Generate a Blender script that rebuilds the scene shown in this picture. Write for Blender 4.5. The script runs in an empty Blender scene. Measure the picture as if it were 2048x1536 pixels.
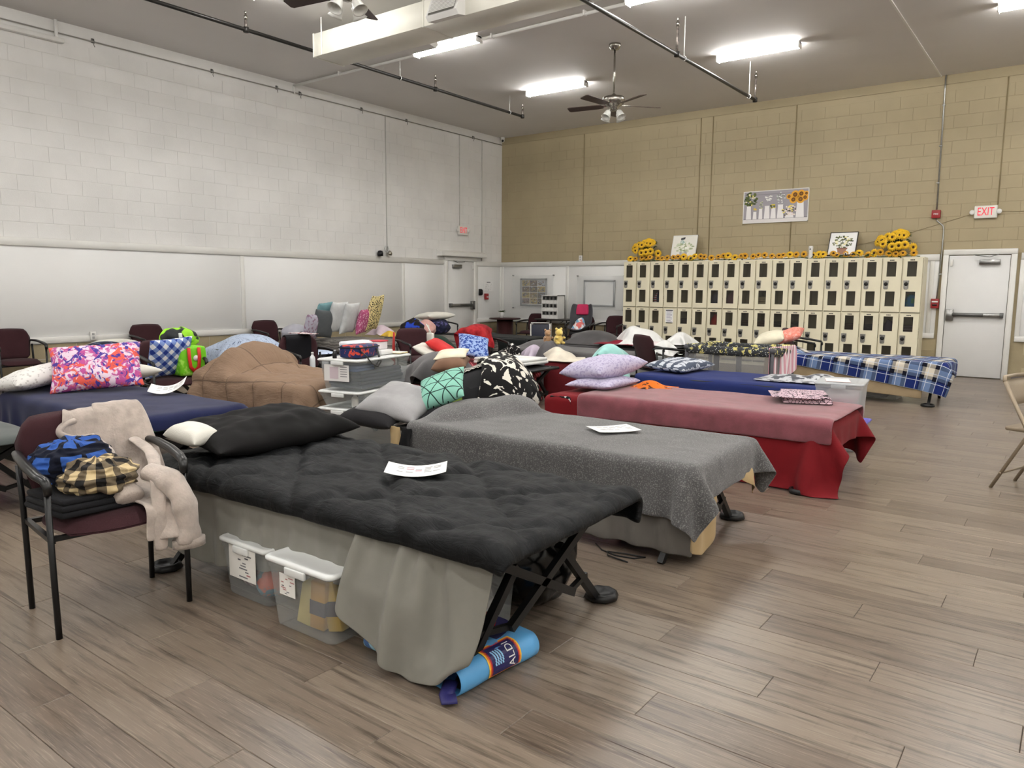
import bpy, bmesh, math, random
import numpy as np
from mathutils import Vector, Matrix, Euler
random.seed(7)
RNG = np.random.default_rng(7)
SC = bpy.context.scene
COL = SC.collection

# ------------------------------------------------------------------ camera
F_PX, YAW, PIT, ROL = 1510.29, 0.6442, 0.1257, 0.0071
CAM = np.array([11.281, -14.561, 1.4095])
def _axes():
    cy, sy, cp, sp = math.cos(YAW), math.sin(YAW), math.cos(PIT), math.sin(PIT)
    fw = np.array([-sy*cp, cy*cp, -sp]); rt = np.array([cy, sy, 0.]); up = np.cross(rt, fw)
    cr, sr = math.cos(ROL), math.sin(ROL)
    return cr*rt+sr*up, -sr*rt+cr*up, fw
RT, UP, FW = _axes()
cam = bpy.data.cameras.new('camera'); cam_o = bpy.data.objects.new('camera', cam); COL.objects.link(cam_o)
cam.sensor_fit = 'HORIZONTAL'; cam.sensor_width = 36.0; cam.lens = F_PX*36/2048
cam.clip_start = .05; cam.clip_end = 100
cam_o.matrix_world = Matrix(((RT[0], UP[0], -FW[0], CAM[0]), (RT[1], UP[1], -FW[1], CAM[1]), (RT[2], UP[2], -FW[2], CAM[2]), (0, 0, 0, 1)))
SC.camera = cam_o
# ------------------------------------------------------------------ world + exposure
w = bpy.data.worlds.new('world'); SC.world = w; w.use_nodes = True
w.node_tree.nodes['Background'].inputs[0].default_value = (.8, .8, .78, 1); w.node_tree.nodes['Background'].inputs[1].default_value = .05
SC.view_settings.view_transform = 'Standard'; SC.view_settings.look = 'None'
SC.view_settings.gamma = 1.0; SC.view_settings.use_curve_mapping = False
SC.view_settings.exposure = 1.12
LAMP_STRENGTH = 34.0

def ray(x, y): return RT*(x-1024)/F_PX - UP*(y-768)/F_PX + FW
def atz(x, y, z=0.): d = ray(x, y); return CAM+d*(z-CAM[2])/d[2]
def atx(x, y, X=0.): d = ray(x, y); return CAM+d*(X-CAM[0])/d[0]
def aty(x, y, Y=0.): d = ray(x, y); return CAM+d*(Y-CAM[1])/d[1]

# ------------------------------------------------------------------ mesh helpers
class MB:
    """collects shapes; build() links them as ONE mesh object"""
    def __init__(s): s.v = []; s.f = []; s.sm = []; s.col = []; s.uv = None
    def add(s, vs, fs, smooth=False, col=None):
        o = len(s.v); s.v += [tuple(map(float, p)) for p in vs]
        for f in fs: s.f.append(tuple(i+o for i in f)); s.sm.append(smooth); s.col.append(col)
        return s
    def box(s, c, h, R=None, smooth=False, col=None):
        vs = [Vector((sx*h[0], sy*h[1], sz*h[2])) for sx in (-1, 1) for sy in (-1, 1) for sz in (-1, 1)]
        if R is not None: vs = [R @ p for p in vs]
        vs = [p+Vector(c) for p in vs]
        return s.add(vs, [(0, 1, 3, 2), (4, 6, 7, 5), (0, 4, 5, 1), (2, 3, 7, 6), (0, 2, 6, 4), (1, 5, 7, 3)], smooth, col)
    def b(s, x0, x1, y0, y1, z0, z1, col=None):
        return s.box(((x0+x1)/2, (y0+y1)/2, (z0+z1)/2), (abs(x1-x0)/2, abs(y1-y0)/2, abs(z1-z0)/2), col=col)
    def rbox(s, c, h, r=.01, R=None, seg=2, col=None):
        bm = bmesh.new(); bmesh.ops.create_cube(bm, size=2)
        for v in bm.verts: v.co = Vector((v.co.x*h[0], v.co.y*h[1], v.co.z*h[2]))
        bmesh.ops.bevel(bm, geom=bm.edges[:], offset=min(r, .95*min(h)), segments=seg, profile=.5, affect='EDGES')
        bm.verts.index_update()
        vs = [((R @ v.co) if R is not None else v.co)+Vector(c) for v in bm.verts]; fs = [[q.index for q in f.verts] for f in bm.faces]
        bm.free(); return s.add(vs, fs, True, col)
    def tube(s, pts, r, n=8, cap=True, closed=False, col=None, flat=None):
        pts = [Vector(p) for p in pts]; m = len(pts)
        rs = r if hasattr(r, '__len__') else [r]*m
        ring = []; up = None
        for i, p in enumerate(pts):
            if closed: t = (pts[(i+1) % m]-pts[i-1]).normalized()
            else: t = (pts[min(i+1, m-1)]-pts[max(i-1, 0)]).normalized()
            if up is None:
                up = Vector((0, 0, 1)) if abs(t.z) < .9 else Vector((1, 0, 0))
            a = t.cross(up)
            if a.length < 1e-5: a = t.cross(Vector((1, .3, 0)))
            a.normalize(); b = a.cross(t).normalized(); up = b
            fl = flat if flat else (1, 1)
            ring.append([p+a*(math.cos(2*math.pi*k/n)*rs[i]*fl[0])+b*(math.sin(2*math.pi*k/n)*rs[i]*fl[1]) for k in range(n)])
        vs = [q for g in ring for q in g]; fs = []
        for i in range(m if closed else m-1):
            j = (i+1) % m
            for k in range(n): fs.append((i*n+k, j*n+k, j*n+(k+1) % n, i*n+(k+1) % n))
        if cap and not closed: fs.append(tuple(range(n))[::1]); fs.append(tuple((m-1)*n+k for k in range(n))[::-1])
        return s.add(vs, fs, n > 5, col)
    def bar(s, p, q, w, h=None, col=None):
        """square bar from p to q"""
        return s.tube([p, q], 1.0, n=4, col=col, flat=(w*.7071, (h or w)*.7071)) if False else s._bar(p, q, w, h or w, col)
    def _bar(s, p, q, w, h, col):
        p, q = Vector(p), Vector(q); t = (q-p); L = t.length; t.normalize()
        u = Vector((0, 0, 1)) if abs(t.z) < .95 else Vector((1, 0, 0))
        a = t.cross(u).normalized(); b = a.cross(t)
        R = Matrix((a, t, b)).transposed()
        return s.box((p+q)/2, (w/2, L/2, h/2), R, col=col)
    def lathe(s, prof, c=(0, 0, 0), n=20, R=None, cap=True, col=None):
        vs = []; m = len(prof)
        for r, z in prof:
            for k in range(n):
                p = Vector((r*math.cos(2*math.pi*k/n), r*math.sin(2*math.pi*k/n), z))
                vs.append((R @ p if R is not None else p)+Vector(c))
        fs = [(i*n+k, i*n+(k+1) % n, (i+1)*n+(k+1) % n, (i+1)*n+k) for i in range(m-1) for k in range(n)]
        if cap:
            if prof[0][0] > 1e-4: fs.append(tuple(range(n))[::-1])
            if prof[-1][0] > 1e-4: fs.append(tuple((m-1)*n+k for k in range(n)))
        return s.add(vs, fs, True, col)
    def sphere(s, c, r, n=14, m=8, R=None, col=None):
        r = r if hasattr(r, '__len__') else (r, r, r)
        vs = []; fs = []
        for i in range(m+1):
            a = math.pi*i/m
            for k in range(n):
                t = 2*math.pi*k/n; p = Vector((r[0]*math.sin(a)*math.cos(t), r[1]*math.sin(a)*math.sin(t), r[2]*math.cos(a)))
                vs.append((R @ p if R is not None else p)+Vector(c))
        for i in range(m):
            for k in range(n): fs.append((i*n+k, (i+1)*n+k, (i+1)*n+(k+1) % n, i*n+(k+1) % n))
        return s.add(vs, fs, True, col)
    def poly(s, pts, col=None, smooth=False):
        return s.add(pts, [tuple(range(len(pts)))], smooth, col)
    def prism(s, pts2, fn, d0, d1, col=None):
        """outline pts2 extruded; fn(u,v,d)->xyz"""
        n = len(pts2); vs = [fn(u, v, d0) for u, v in pts2]+[fn(u, v, d1) for u, v in pts2]
        fs = [tuple(range(n)), tuple(range(2*n-1, n-1, -1))]+[(i, i+n, (i+1) % n+n, (i+1) % n) for i in range(n)]
        return s.add(vs, fs, False, col)
    def grid(s, P, smooth=True, flip=False, closed_u=False, uv=True):
        P = np.asarray(P); ny, nx = P.shape[:2]; o = len(s.v)
        s.v += [tuple(map(float, p)) for p in P.reshape(-1, 3)]
        for j in range(ny-1):
            for i in range(nx if closed_u else nx-1):
                a = (o+j*nx+i, o+j*nx+(i+1) % nx, o+(j+1)*nx+(i+1) % nx, o+(j+1)*nx+i)
                s.f.append(a[::-1] if flip else a); s.sm.append(smooth); s.col.append(None)
        return s
    def mesh(s, name='m', uvs=None):
        me = bpy.data.meshes.new(name); me.from_pydata(s.v, [], s.f)
        me.polygons.foreach_set('use_smooth', s.sm)
        if any(c is not None for c in s.col):
            at = me.color_attributes.new('Col', 'FLOAT_COLOR', 'CORNER'); arr = []
            for p, c in zip(me.polygons, s.col):
                c = c or (.5, .5, .5)
                arr += [c[0], c[1], c[2], 1.]*p.loop_total
            at.data.foreach_set('color', arr)
        if uvs is not None:
            ul = me.uv_layers.new(name='UVMap'); li = np.zeros(len(me.loops), dtype=np.int32); me.loops.foreach_get('vertex_index', li)
            ul.data.foreach_set('uv', np.asarray(uvs, dtype=np.float32).reshape(-1, 2)[li].ravel())
        me.update(); return me
    def build(s, name, mat, parent=None, uvs=None, normals=True):
        me = s.mesh(name, uvs)
        if normals:
            bm = bmesh.new(); bm.from_mesh(me); bmesh.ops.recalc_face_normals(bm, faces=bm.faces); bm.to_mesh(me); bm.free()
        return link(name, me, mat, parent)
def link(name, me, mat, parent=None, loc=None, rot=None):
    o = bpy.data.objects.new(name, me); COL.objects.link(o)
    if mat is not None and me is not None and not me.materials: me.materials.append(mat)
    if parent is not None: o.parent = parent
    if loc is not None: o.location = loc
    if rot is not None: o.rotation_euler = rot
    return o
def tag(o, label=None, cat=None, group=None, kind=None):
    if label: o['label'] = label
    if cat: o['category'] = cat
    if group: o['group'] = group
    if kind: o['kind'] = kind
    return o
def thing(name, label, cat, loc=(0, 0, 0), rz=0., group=None):
    o = bpy.data.objects.new(name, None); COL.objects.link(o); o.location = loc; o.rotation_euler = (0, 0, rz)
    o.empty_display_size = .1
    return tag(o, label, cat, group)
def struct(o): o['kind'] = 'structure'; return o
def copy_tree(o, parent=None):
    c = o.copy(); COL.objects.link(c); c.parent = parent
    for ch in o.children: copy_tree(ch, c)
    return c
def RZ(a): return Matrix.Rotation(a, 3, 'Z')
def Rot(x=0, y=0, z=0): return Euler((x, y, z)).to_matrix()
def mods(o, solid=0., off=1., sub=0):
    if solid: m = o.modifiers.new('s', 'SOLIDIFY'); m.thickness = solid; m.offset = off; m.use_even_offset = False
    if sub: m = o.modifiers.new('u', 'SUBSURF'); m.levels = sub; m.render_levels = sub
    return o
def vnoise(x, y, seed=0, oct=3):
    """smooth 2-D value noise in [-1,1], vectorised"""
    out = 0; a = 1.; tot = 0
    x = np.asarray(x, float); y = np.asarray(y, float)
    for k in range(oct):
        xi = np.floor(x).astype(int); yi = np.floor(y).astype(int); fx = x-xi; fy = y-yi
        fx = fx*fx*(3-2*fx); fy = fy*fy*(3-2*fy)
        def h(i, j): t = np.sin(i*127.1+j*311.7+(seed+k)*74.7)*43758.5453; return (t-np.floor(t))*2-1
        out = out+a*((h(xi, yi)*(1-fx)+h(xi+1, yi)*fx)*(1-fy)+(h(xi, yi+1)*(1-fx)+h(xi+1, yi+1)*fx)*fy); tot += a
        a *= .5; x = x*2.03+1.7; y = y*2.03+3.1
    return out/tot

# ------------------------------------------------------------------ material helpers
def srgb(r, g, b):
    f = lambda c: (c/255/12.92 if c/255 <= .04045 else ((c/255+.055)/1.055)**2.4)
    return (f(r), f(g), f(b))
class S:
    """socket expression"""
    def __init__(s, nt, sock): s.nt = nt; s.k = sock
    def _m(s, op, o=None, o2=None, rev=False, clamp=False):
        n = s.nt.nodes.new('ShaderNodeMath'); n.operation = op; n.use_clamp = clamp
        for i, q in enumerate([a for a in ((o, s) if rev else (s, o, o2)) if a is not None]):
            if isinstance(q, S): s.nt.links.new(q.k, n.inputs[i])
            else: n.inputs[i].default_value = q
        return S(s.nt, n.outputs[0])
    def __add__(s, o): return s._m('ADD', o)
    __radd__ = __add__
    def __sub__(s, o): return s._m('SUBTRACT', o)
    def __rsub__(s, o): return s._m('SUBTRACT', o, rev=True)
    def __mul__(s, o): return s._m('MULTIPLY', o)
    __rmul__ = __mul__
    def __truediv__(s, o): return s._m('DIVIDE', o)
    def gt(s, o): return s._m('GREATER_THAN', o)
    def lt(s, o): return s._m('LESS_THAN', o)
    def frac(s): return s._m('FRACT')
    def floor(s): return s._m('FLOOR')
    def abs(s): return s._m('ABSOLUTE')
    def sin(s): return s._m('SINE')
    def min(s, o): return s._m('MINIMUM', o)
    def max(s, o): return s._m('MAXIMUM', o)
    def pow(s, o): return s._m('POWER', o)
    def clamp(s): return s._m('ADD', 0., clamp=True)
    def smooth(s, a, b):
        n = s.nt.nodes.new('ShaderNodeMapRange'); n.interpolation_type = 'SMOOTHSTEP'
        s.nt.links.new(s.k, n.inputs[0]); n.inputs[1].default_value = a; n.inputs[2].default_value = b
        return S(s.nt, n.outputs[0])
class Mat:
    def __init__(s, name, rough=.7, metal=0., spec=.4, sheen=0., coat=0.):
        s.m = bpy.data.materials.new(name); s.m.use_nodes = True; s.nt = s.m.node_tree
        s.bs = s.nt.nodes['Principled BSDF']; I = s.bs.inputs
        I['Roughness'].default_value = rough; I['Metallic'].default_value = metal; I['Specular IOR Level'].default_value = spec
        if sheen: I['Sheen Weight'].default_value = sheen; I['Sheen Roughness'].default_value = .5
        if coat: I['Coat Weight'].default_value = coat; I['Coat Roughness'].default_value = .1
        s._uv = s._ob = s._po = None
    def new(s, t): return s.nt.nodes.new(t)
    def vec(s, kind='Object'):
        if kind == 'Position':
            n = s.new('ShaderNodeNewGeometry'); return n.outputs['Position']
        n = s.new('ShaderNodeTexCoord'); return n.outputs[kind]
    def xyz(s, kind='UV'):
        n = s.new('ShaderNodeSeparateXYZ'); s.nt.links.new(s.vec(kind), n.inputs[0])
        return S(s.nt, n.outputs[0]), S(s.nt, n.outputs[1]), S(s.nt, n.outputs[2])
    def comb(s, x, y, z=0.):
        n = s.new('ShaderNodeCombineXYZ')
        for i, q in enumerate((x, y, z)):
            if isinstance(q, S): s.nt.links.new(q.k, n.inputs[i])
            else: n.inputs[i].default_value = q
        return n.outputs[0]
    def noise(s, scale, vec=None, detail=3, rough=.55, dist=0.):
        n = s.new('ShaderNodeTexNoise'); n.inputs['Scale'].default_value = scale; n.inputs['Detail'].default_value = detail
        n.inputs['Roughness'].default_value = rough; n.inputs['Distortion'].default_value = dist
        s.nt.links.new(vec if vec is not None else s.vec(), n.inputs['Vector']); return S(s.nt, n.outputs[0])
    def voro(s, scale, vec=None, feature='F1', out='Distance', rnd=1.):
        n = s.new('ShaderNodeTexVoronoi'); n.feature = feature; n.inputs['Scale'].default_value = scale
        if 'Randomness' in n.inputs: n.inputs['Randomness'].default_value = rnd
        s.nt.links.new(vec if vec is not None else s.vec(), n.inputs['Vector'])
        return S(s.nt, n.outputs[out]) if out == 'Distance' else n.outputs[out]
    def white(s, vec, out='Value'):
        n = s.new('ShaderNodeTexWhiteNoise'); s.nt.links.new(vec, n.inputs['Vector']); return S(s.nt, n.outputs[out])
    def mix(s, a, b, fac, mode='MIX'):
        n = s.new('ShaderNodeMix'); n.data_type = 'RGBA'; n.blend_type = mode
        for idx, q in ((0, fac), (6, a), (7, b)):
            if isinstance(q, S): s.nt.links.new(q.k, n.inputs[idx])
            elif hasattr(q, 'is_output'): s.nt.links.new(q, n.inputs[idx])
            elif idx == 0: n.inputs[0].default_value = q
            else: n.inputs[idx].default_value = (*q, 1)
        return n.outputs[2]
    def color(s, c):
        if hasattr(c, 'is_output'): s.nt.links.new(c, s.bs.inputs['Base Color'])
        else: s.bs.inputs['Base Color'].default_value = (*c, 1)
        return s
    def rough(s, e): s.nt.links.new(e.k, s.bs.inputs['Roughness']); return s
    def bump(s, h, strength=.3, dist=.01):
        n = s.new('ShaderNodeBump'); n.inputs['Strength'].default_value = strength; n.inputs['Distance'].default_value = dist
        s.nt.links.new(h.k, n.inputs['Height']); s.nt.links.new(n.outputs[0], s.bs.inputs['Normal']); return s
_mats = {}
def plain(name, rgb, rough=.6, metal=0., spec=.4, var=.10, vs=3., bump=0., bs=80., sheen=0., coat=0.):
    """one colour with slight mottling (+ fine relief); rgb in 0-255 sRGB"""
    if name in _mats: return _mats[name]
    M = Mat(name, rough, metal, spec, sheen, coat); c = srgb(*rgb)
    if var:
        n = M.noise(vs, detail=4)
        M.color(M.mix(tuple(x*(1-var) for x in c), tuple(min(1, x*(1+var)) for x in c), n.smooth(.3, .7)))
    else: M.color(c)
    if bump: M.bump(M.noise(bs, detail=2), bump, .004)
    _mats[name] = M.m; return M.m
def fabric(name, rgb, rough=.9, var=.12, weave=260., bump=.35, sheen=.06, vs=5., speck=0., speckc=None):
    if name in _mats: return _mats[name]
    M = Mat(name, rough, 0, .2, sheen*min(1., sum(rgb)/300.)); c = srgb(*rgb)
    n = M.noise(vs, detail=4)
    k = M.mix(tuple(x*(1-var) for x in c), tuple(min(1, x*(1+var)) for x in c), n.smooth(.3, .7))
    if speck:
        k = M.mix(k, srgb(*(speckc or (200, 200, 200))), M.noise(150., detail=2).smooth(.5, .66)*speck)
    M.color(k); M.bump(M.noise(weave, detail=2), bump, .003)
    _mats[name] = M.m; return M.m
def vcol(name, rough=.6, spec=.3):
    if name in _mats: return _mats[name]
    M = Mat(name, rough, 0, spec); n = M.new('ShaderNodeVertexColor'); n.layer_name = 'Col'; M.color(n.outputs[0])
    _mats[name] = M.m; return M.m
def clearplastic(name, rgb=(225, 228, 228), alpha=.35, rough=.25):
    if name in _mats: return _mats[name]
    M = Mat(name, rough, 0, .5); M.color(srgb(*rgb))
    tr = M.new('ShaderNodeBsdfTransparent'); tr.inputs[0].default_value = (.97, .97, .97, 1)
    mx = M.new('ShaderNodeMixShader'); mx.inputs[0].default_value = alpha
    M.nt.links.new(tr.outputs[0], mx.inputs[1]); M.nt.links.new(M.bs.outputs[0], mx.inputs[2])
    M.nt.links.new(mx.outputs[0], M.nt.nodes['Material Output'].inputs[0])
    _mats[name] = M.m; return M.m
def emis(name, rgb, st):
    M = Mat(name); M.bs.inputs['Emission Color'].default_value = (*rgb, 1); M.bs.inputs['Emission Strength'].default_value = st
    M.color((.8, .8, .8)); return M.m
def uvpat(name, fn, rough=.9, sheen=.04, bump=.3, weave=260.):
    """fn(M,u,v)->colour socket in UV space (UV in metres)"""
    if name in _mats: return _mats[name]
    M = Mat(name, rough, 0, .2, sheen); u, v, _ = M.xyz('UV'); M.color(fn(M, u, v)); M.bump(M.noise(weave, detail=2), bump, .003)
    _mats[name] = M.m; return M.m
# ------------------------------------------------------------------ soft goods: a small position-based cloth solver
def _collide(P, V0, cols, floor, th, mu):
    Q = P.copy(); hit = np.zeros(P.shape[:2], bool)
    for c in cols:
        if c[0] == 'box':
            ctr, h, r, R = np.array(c[1]), np.array(c[2]), c[3], c[4] if len(c) > 4 else None
            L = Q-ctr
            if R is not None: L = L @ R
            q = np.abs(L)-(h-r); o = np.maximum(q, 0); d = np.linalg.norm(o, axis=-1); mx = q.max(-1)
            dist = np.where(mx > 0, d, mx)-r-th
            m = dist < 0
            if not m.any(): continue
            g = np.where((mx > 0)[..., None], o/np.maximum(d, 1e-9)[..., None], (q >= mx[..., None]).astype(float))*np.where(L < 0, -1., 1.)
            if R is not None: g = g @ R.T
            Q[m] -= g[m]*dist[m][:, None]; hit |= m
        elif c[0] == 'ell':
            ctr, rr = np.array(c[1]), np.array(c[2])+th
            L = Q-ctr
            if len(c) > 3 and c[3] is not None: L = L @ c[3]
            s = L/rr; n = np.linalg.norm(s, axis=-1); m = n < 1
            if not m.any(): continue
            L2 = L.copy(); L2[m] = L[m]/np.maximum(n[m], .05)[:, None]
            if len(c) > 3 and c[3] is not None: L2 = L2 @ c[3].T
            Q[m] = (L2+ctr)[m]; hit |= m
        elif c[0] == 'cap':
            a, b, r = np.array(c[1], float), np.array(c[2], float), c[3]+th
            ab = b-a; t = np.clip(((Q-a) @ ab)/(ab @ ab), 0, 1); d = Q-(a+t[..., None]*ab); n = np.linalg.norm(d, axis=-1); m = n < r
            if not m.any(): continue
            Q[m] += (d*((r-n)/np.maximum(n, 1e-6))[..., None])[m]; hit |= m
    m = Q[..., 2] < floor+th
    Q[..., 2] = np.where(m, floor+th, Q[..., 2]); hit |= m
    return Q, hit
def cloth(U, P, cols=(), pin=None, floor=0., th=.006, steps=110, it=7, mu=.7, bend=.25, g=3.2, damp=.985, seed=0, jitter=.002, move=None, stiff=1.):
    """U flat layout (ny,nx,2) in metres, P start (ny,nx,3). returns settled positions."""
    r = np.random.default_rng(seed); U = np.asarray(U, float); P = np.array(P, float); P += r.normal(0, jitter, P.shape)
    pr = P.copy(); W = np.ones(P.shape[:2])
    if pin is not None: W = np.where(pin, 0., 1.); P0 = P.copy()
    def pairs():
        S_ = []
        for dj, di, st in ((0, 1, 1.), (1, 0, 1.), (1, 1, .6), (1, -1, .6), (0, 2, bend), (2, 0, bend)):
            ny, nx = U.shape[:2]
            A = [slice(0, ny-dj), slice(0, nx-di) if di >= 0 else slice(-di, nx)]
            B = [slice(dj, ny), slice(di, nx) if di >= 0 else slice(0, nx+di)]
            k = max(dj, abs(di))
            for ph in range(2):
                # colour along the main axis so that no vertex is used twice
                ax = 1 if dj == 0 else 0
                n = (nx-abs(di)) if ax == 1 else (ny-dj)
                idx = np.array([i for i in range(n) if (i//k) % 2 == ph], dtype=int)
                if len(idx) == 0: continue
                ja = np.arange(A[0].start, A[0].stop); ia = np.arange(A[1].start, A[1].stop)
                jb = np.arange(B[0].start, B[0].stop); ib = np.arange(B[1].start, B[1].stop)
                if ax == 1: ia, ib = ia[idx], ib[idx]
                else: ja, jb = ja[idx], jb[idx]
                a = np.ix_(ja, ia); b = np.ix_(jb, ib)
                L = np.linalg.norm(U[b]-U[a], axis=-1); wa, wb = W[a], W[b]; ws = np.maximum(wa+wb, 1e-9)
                S_.append((a, b, L, (wa/ws)[..., None]*st, (wb/ws)[..., None]*st, st))
        return S_
    S_ = pairs(); dt = 1/50.
    for s in range(steps):
        v = (P-pr)*damp; sp = np.linalg.norm(v, axis=-1, keepdims=True); v = v*np.minimum(1, .05/np.maximum(sp, 1e-9))
        pr = P.copy(); P = P+v; P[..., 2] -= g*dt*dt*W
        for k in range(it):
            for a, b, L, wa, wb, st in S_:
                pa, pb = P[a], P[b]; d = pb-pa; n = np.linalg.norm(d, axis=-1); n = np.maximum(n, 1e-7)
                c = (n-L)/n
                if st < .5: c = np.minimum(c, 0)  # bending: only resist folding
                d = d*c[..., None]
                P[a] = pa+d*wa; P[b] = pb-d*wb
            if pin is not None: P[pin] = P0[pin]
            if k % 3 == 2 or k == it-1:
                Q, hit = _collide(P, pr, cols, floor, th, mu); P = Q
        P[hit, :2] = P[hit, :2]-(P[hit, :2]-pr[hit, :2])*mu*.75
        pr[hit] = pr[hit]+(P[hit]-pr[hit])*mu
        if pin is not None: P[pin] = P0[pin]
    return P
def flat(lx, ly, n):
    nx, ny = max(4, int(lx/n)+1), max(4, int(ly/n)+1)
    X, Y = np.meshgrid(np.linspace(0, lx, nx), np.linspace(0, ly, ny)); return np.stack([X, Y], -1)
def normals(P):
    du = np.gradient(P, axis=1); dv = np.gradient(P, axis=0); n = np.cross(du, dv); return n/np.maximum(np.linalg.norm(n, axis=-1, keepdims=True), 1e-9)
def sheetobj(name, P, U, mat, parent=None, solid=.006, sub=1, off=0.):
    o = MB().grid(P).build(name, mat, parent, uvs=U, normals=False)
    return mods(o, solid, off, sub)
def drape(name, cx, cy, lx, ly, z, rz, cols, mat, label=None, cat=None, group=None, n=.035, solid=.008, squeeze=1., parent=None, seed=0, floor=0., post=None, cut=None, steps=110, it=7, mu=.7, bend=.25, zfn=None, sub=1, th=.006):
    U = flat(lx, ly, n); Lc = U-np.array([lx/2, ly/2]); c, s = math.cos(rz), math.sin(rz)
    sx, sy = squeeze if hasattr(squeeze, '__len__') else (squeeze, squeeze)
    X = cx+(Lc[..., 0]*sx*c-Lc[..., 1]*sy*s); Y = cy+(Lc[..., 0]*sx*s+Lc[..., 1]*sy*c)
    Z = np.full_like(X, z)+(zfn(X, Y) if zfn else 0)
    P = np.stack([X, Y, Z], -1); r = np.random.default_rng(seed)
    P[..., 2] += .02*vnoise(U[..., 0]*6, U[..., 1]*6, seed)*(1 if sx == 1 and sy == 1 else 2.2)
    P = cloth(U, P, cols, floor=floor, seed=seed, steps=steps, it=it, mu=mu, bend=bend, th=th)
    if post: P = post(P, U)
    else: P = P+normals(P)*(.0055*vnoise(U[..., 0]*5.5, U[..., 1]*5.5, seed+2, 2)+.003*vnoise(U[..., 0]*4, U[..., 1]*17, seed+4, 2))[..., None]
    o = sheetobj(name, P, U, mat, parent, solid, sub)
    if label: tag(o, label, cat, group)
    return o, P
def heap(name, c, size, base, mat, label, cat, group=None, blobs=None, n=.03, squeeze=.72, seed=0, rz=0., solid=.008, extra=(), steps=90, parent=None):
    """crumpled cloth lying over soft lumps; base = height it rests on"""
    r = np.random.default_rng(seed)
    if blobs is None: blobs = [(0, 0, .0, size[0]*.28, size[1]*.28, size[2])]
    R = np.array(RZ(rz)); cols = []
    for bx, by, bz, rx, ry, rzz in blobs:
        p = R @ np.array([bx, by, 0]); cols.append(('ell', (c[0]+p[0], c[1]+p[1], base+bz), (rx, ry, rzz), R))
    zt = base+max(b[2]+b[5] for b in blobs)+.03
    o, P = drape(name, c[0], c[1], size[0], size[1], zt, rz, cols+list(extra), mat, label, cat, group, n=n, solid=solid, squeeze=squeeze, seed=seed, floor=base, steps=steps, it=6, bend=.12, mu=.8, parent=parent)
    return o
def pillow_grid(lx, ly, h, seed=0, n=20, k=.07, flatb=.45, wr=.012):
    u = np.linspace(-1, 1, n); u = np.sign(u)*np.abs(u)**.85; Ug, Vg = np.meshgrid(u, u)
    X = lx/2*Ug*(1-k*(1-Vg**2)); Y = ly/2*Vg*(1-k*(1-Ug**2))
    T = np.clip((1-np.abs(Ug)**3.2)*(1-np.abs(Vg)**3.2), 0, 1)**.55
    w = vnoise(X*9+seed*3.1, Y*9, seed)*wr*T**.5+vnoise(X*22, Y*22+seed, seed+3)*wr*.4*T**.5
    e = (1-T)*.012*vnoise(X*7, Y*7, seed+9)
    top = np.stack([X, Y, h*(1-flatb)*T+w+e], -1); bot = np.stack([X, Y, -h*flatb*T+w*.3+e], -1)
    return top, bot
def pillow(name, loc, size, rot, mat, label, cat='pillow', group=None, seed=0, parent=None, bendfn=None, k=.07, flatb=.45, wr=.012, n=20):
    top, bot = pillow_grid(*size, seed=seed, k=k, flatb=flatb, wr=wr, n=n)
    m = MB(); ny = n
    A = top.reshape(-1, 3); B = bot.reshape(-1, 3)
    if bendfn: A, B = bendfn(A), bendfn(B)
    vs = np.vstack([A, B]); N = len(A); fs = []
    for j in range(n-1):
        for i in range(n-1):
            a = (j*n+i, j*n+i+1, (j+1)*n+i+1, (j+1)*n+i); fs.append(a); fs.append(tuple(q+N for q in a[::-1]))
    ring = [(0, i) for i in range(n)]+[(j, n-1) for j in range(1, n)]+[(n-1, i) for i in range(n-2, -1, -1)]+[(j, 0) for j in range(n-2, 0, -1)]
    ids = [j*n+i for j, i in ring]
    for a, b in zip(ids, ids[1:]+ids[:1]): fs.append((b, a, a+N, b+N))
    m.add(vs, fs, True); uv = np.vstack([A[:, :2], B[:, :2]+np.array([.37, .21])])
    o = m.build(name, mat, parent, uvs=uv); o.location = loc; o.rotation_euler = rot
    bm = bmesh.new(); bm.from_mesh(o.data); bmesh.ops.remove_doubles(bm, verts=bm.verts, dist=1e-5); bm.to_mesh(o.data); bm.free()
    mods(o, sub=1)
    if label: tag(o, label, cat, group)
    return o
def lump(name, c, r, mat, label, cat, group=None, seed=0, amp=.18, freq=3., sub=1, parent=None, rz=0., flatz=None, ridge=0., n=28, m_=18):
    """soft lumpy body (bags, bundles): displaced ellipsoid with a flat base"""
    vs = []; uv = []
    for i in range(m_+1):
        a = math.pi*i/m_
        for k in range(n):
            t = 2*math.pi*k/n; d = np.array([math.sin(a)*math.cos(t), math.sin(a)*math.sin(t), math.cos(a)])
            q = d*freq
            nz = float(vnoise(q[0]+q[2]*.7+seed*5.3, q[1]-q[2]*.6+seed, seed, 4)); nz2 = float(vnoise(q[0]*2.3+9+seed, q[2]*2.3+q[1], seed+5, 3))
            s = 1+amp*nz+ridge*(abs(nz2)-.3)
            p = d*np.array(r)*s
            if flatz is not None: p[2] = max(p[2], -flatz)
            vs.append(p); uv.append((t*r[0], a*r[2]))
    fs = [(i*n+k, (i+1)*n+k, (i+1)*n+(k+1) % n, i*n+(k+1) % n) for i in range(m_) for k in range(n)]
    mb = MB(); mb.add(vs, fs, True); o = mb.build(name, mat, parent, uvs=uv); o.location = c; o.rotation_euler = (0, 0, rz)
    bm = bmesh.new(); bm.from_mesh(o.data); bmesh.ops.remove_doubles(bm, verts=bm.verts, dist=1e-4); bm.to_mesh(o.data); bm.free()
    mods(o, sub=sub)
    if label: tag(o, label, cat, group)
    return o
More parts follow.
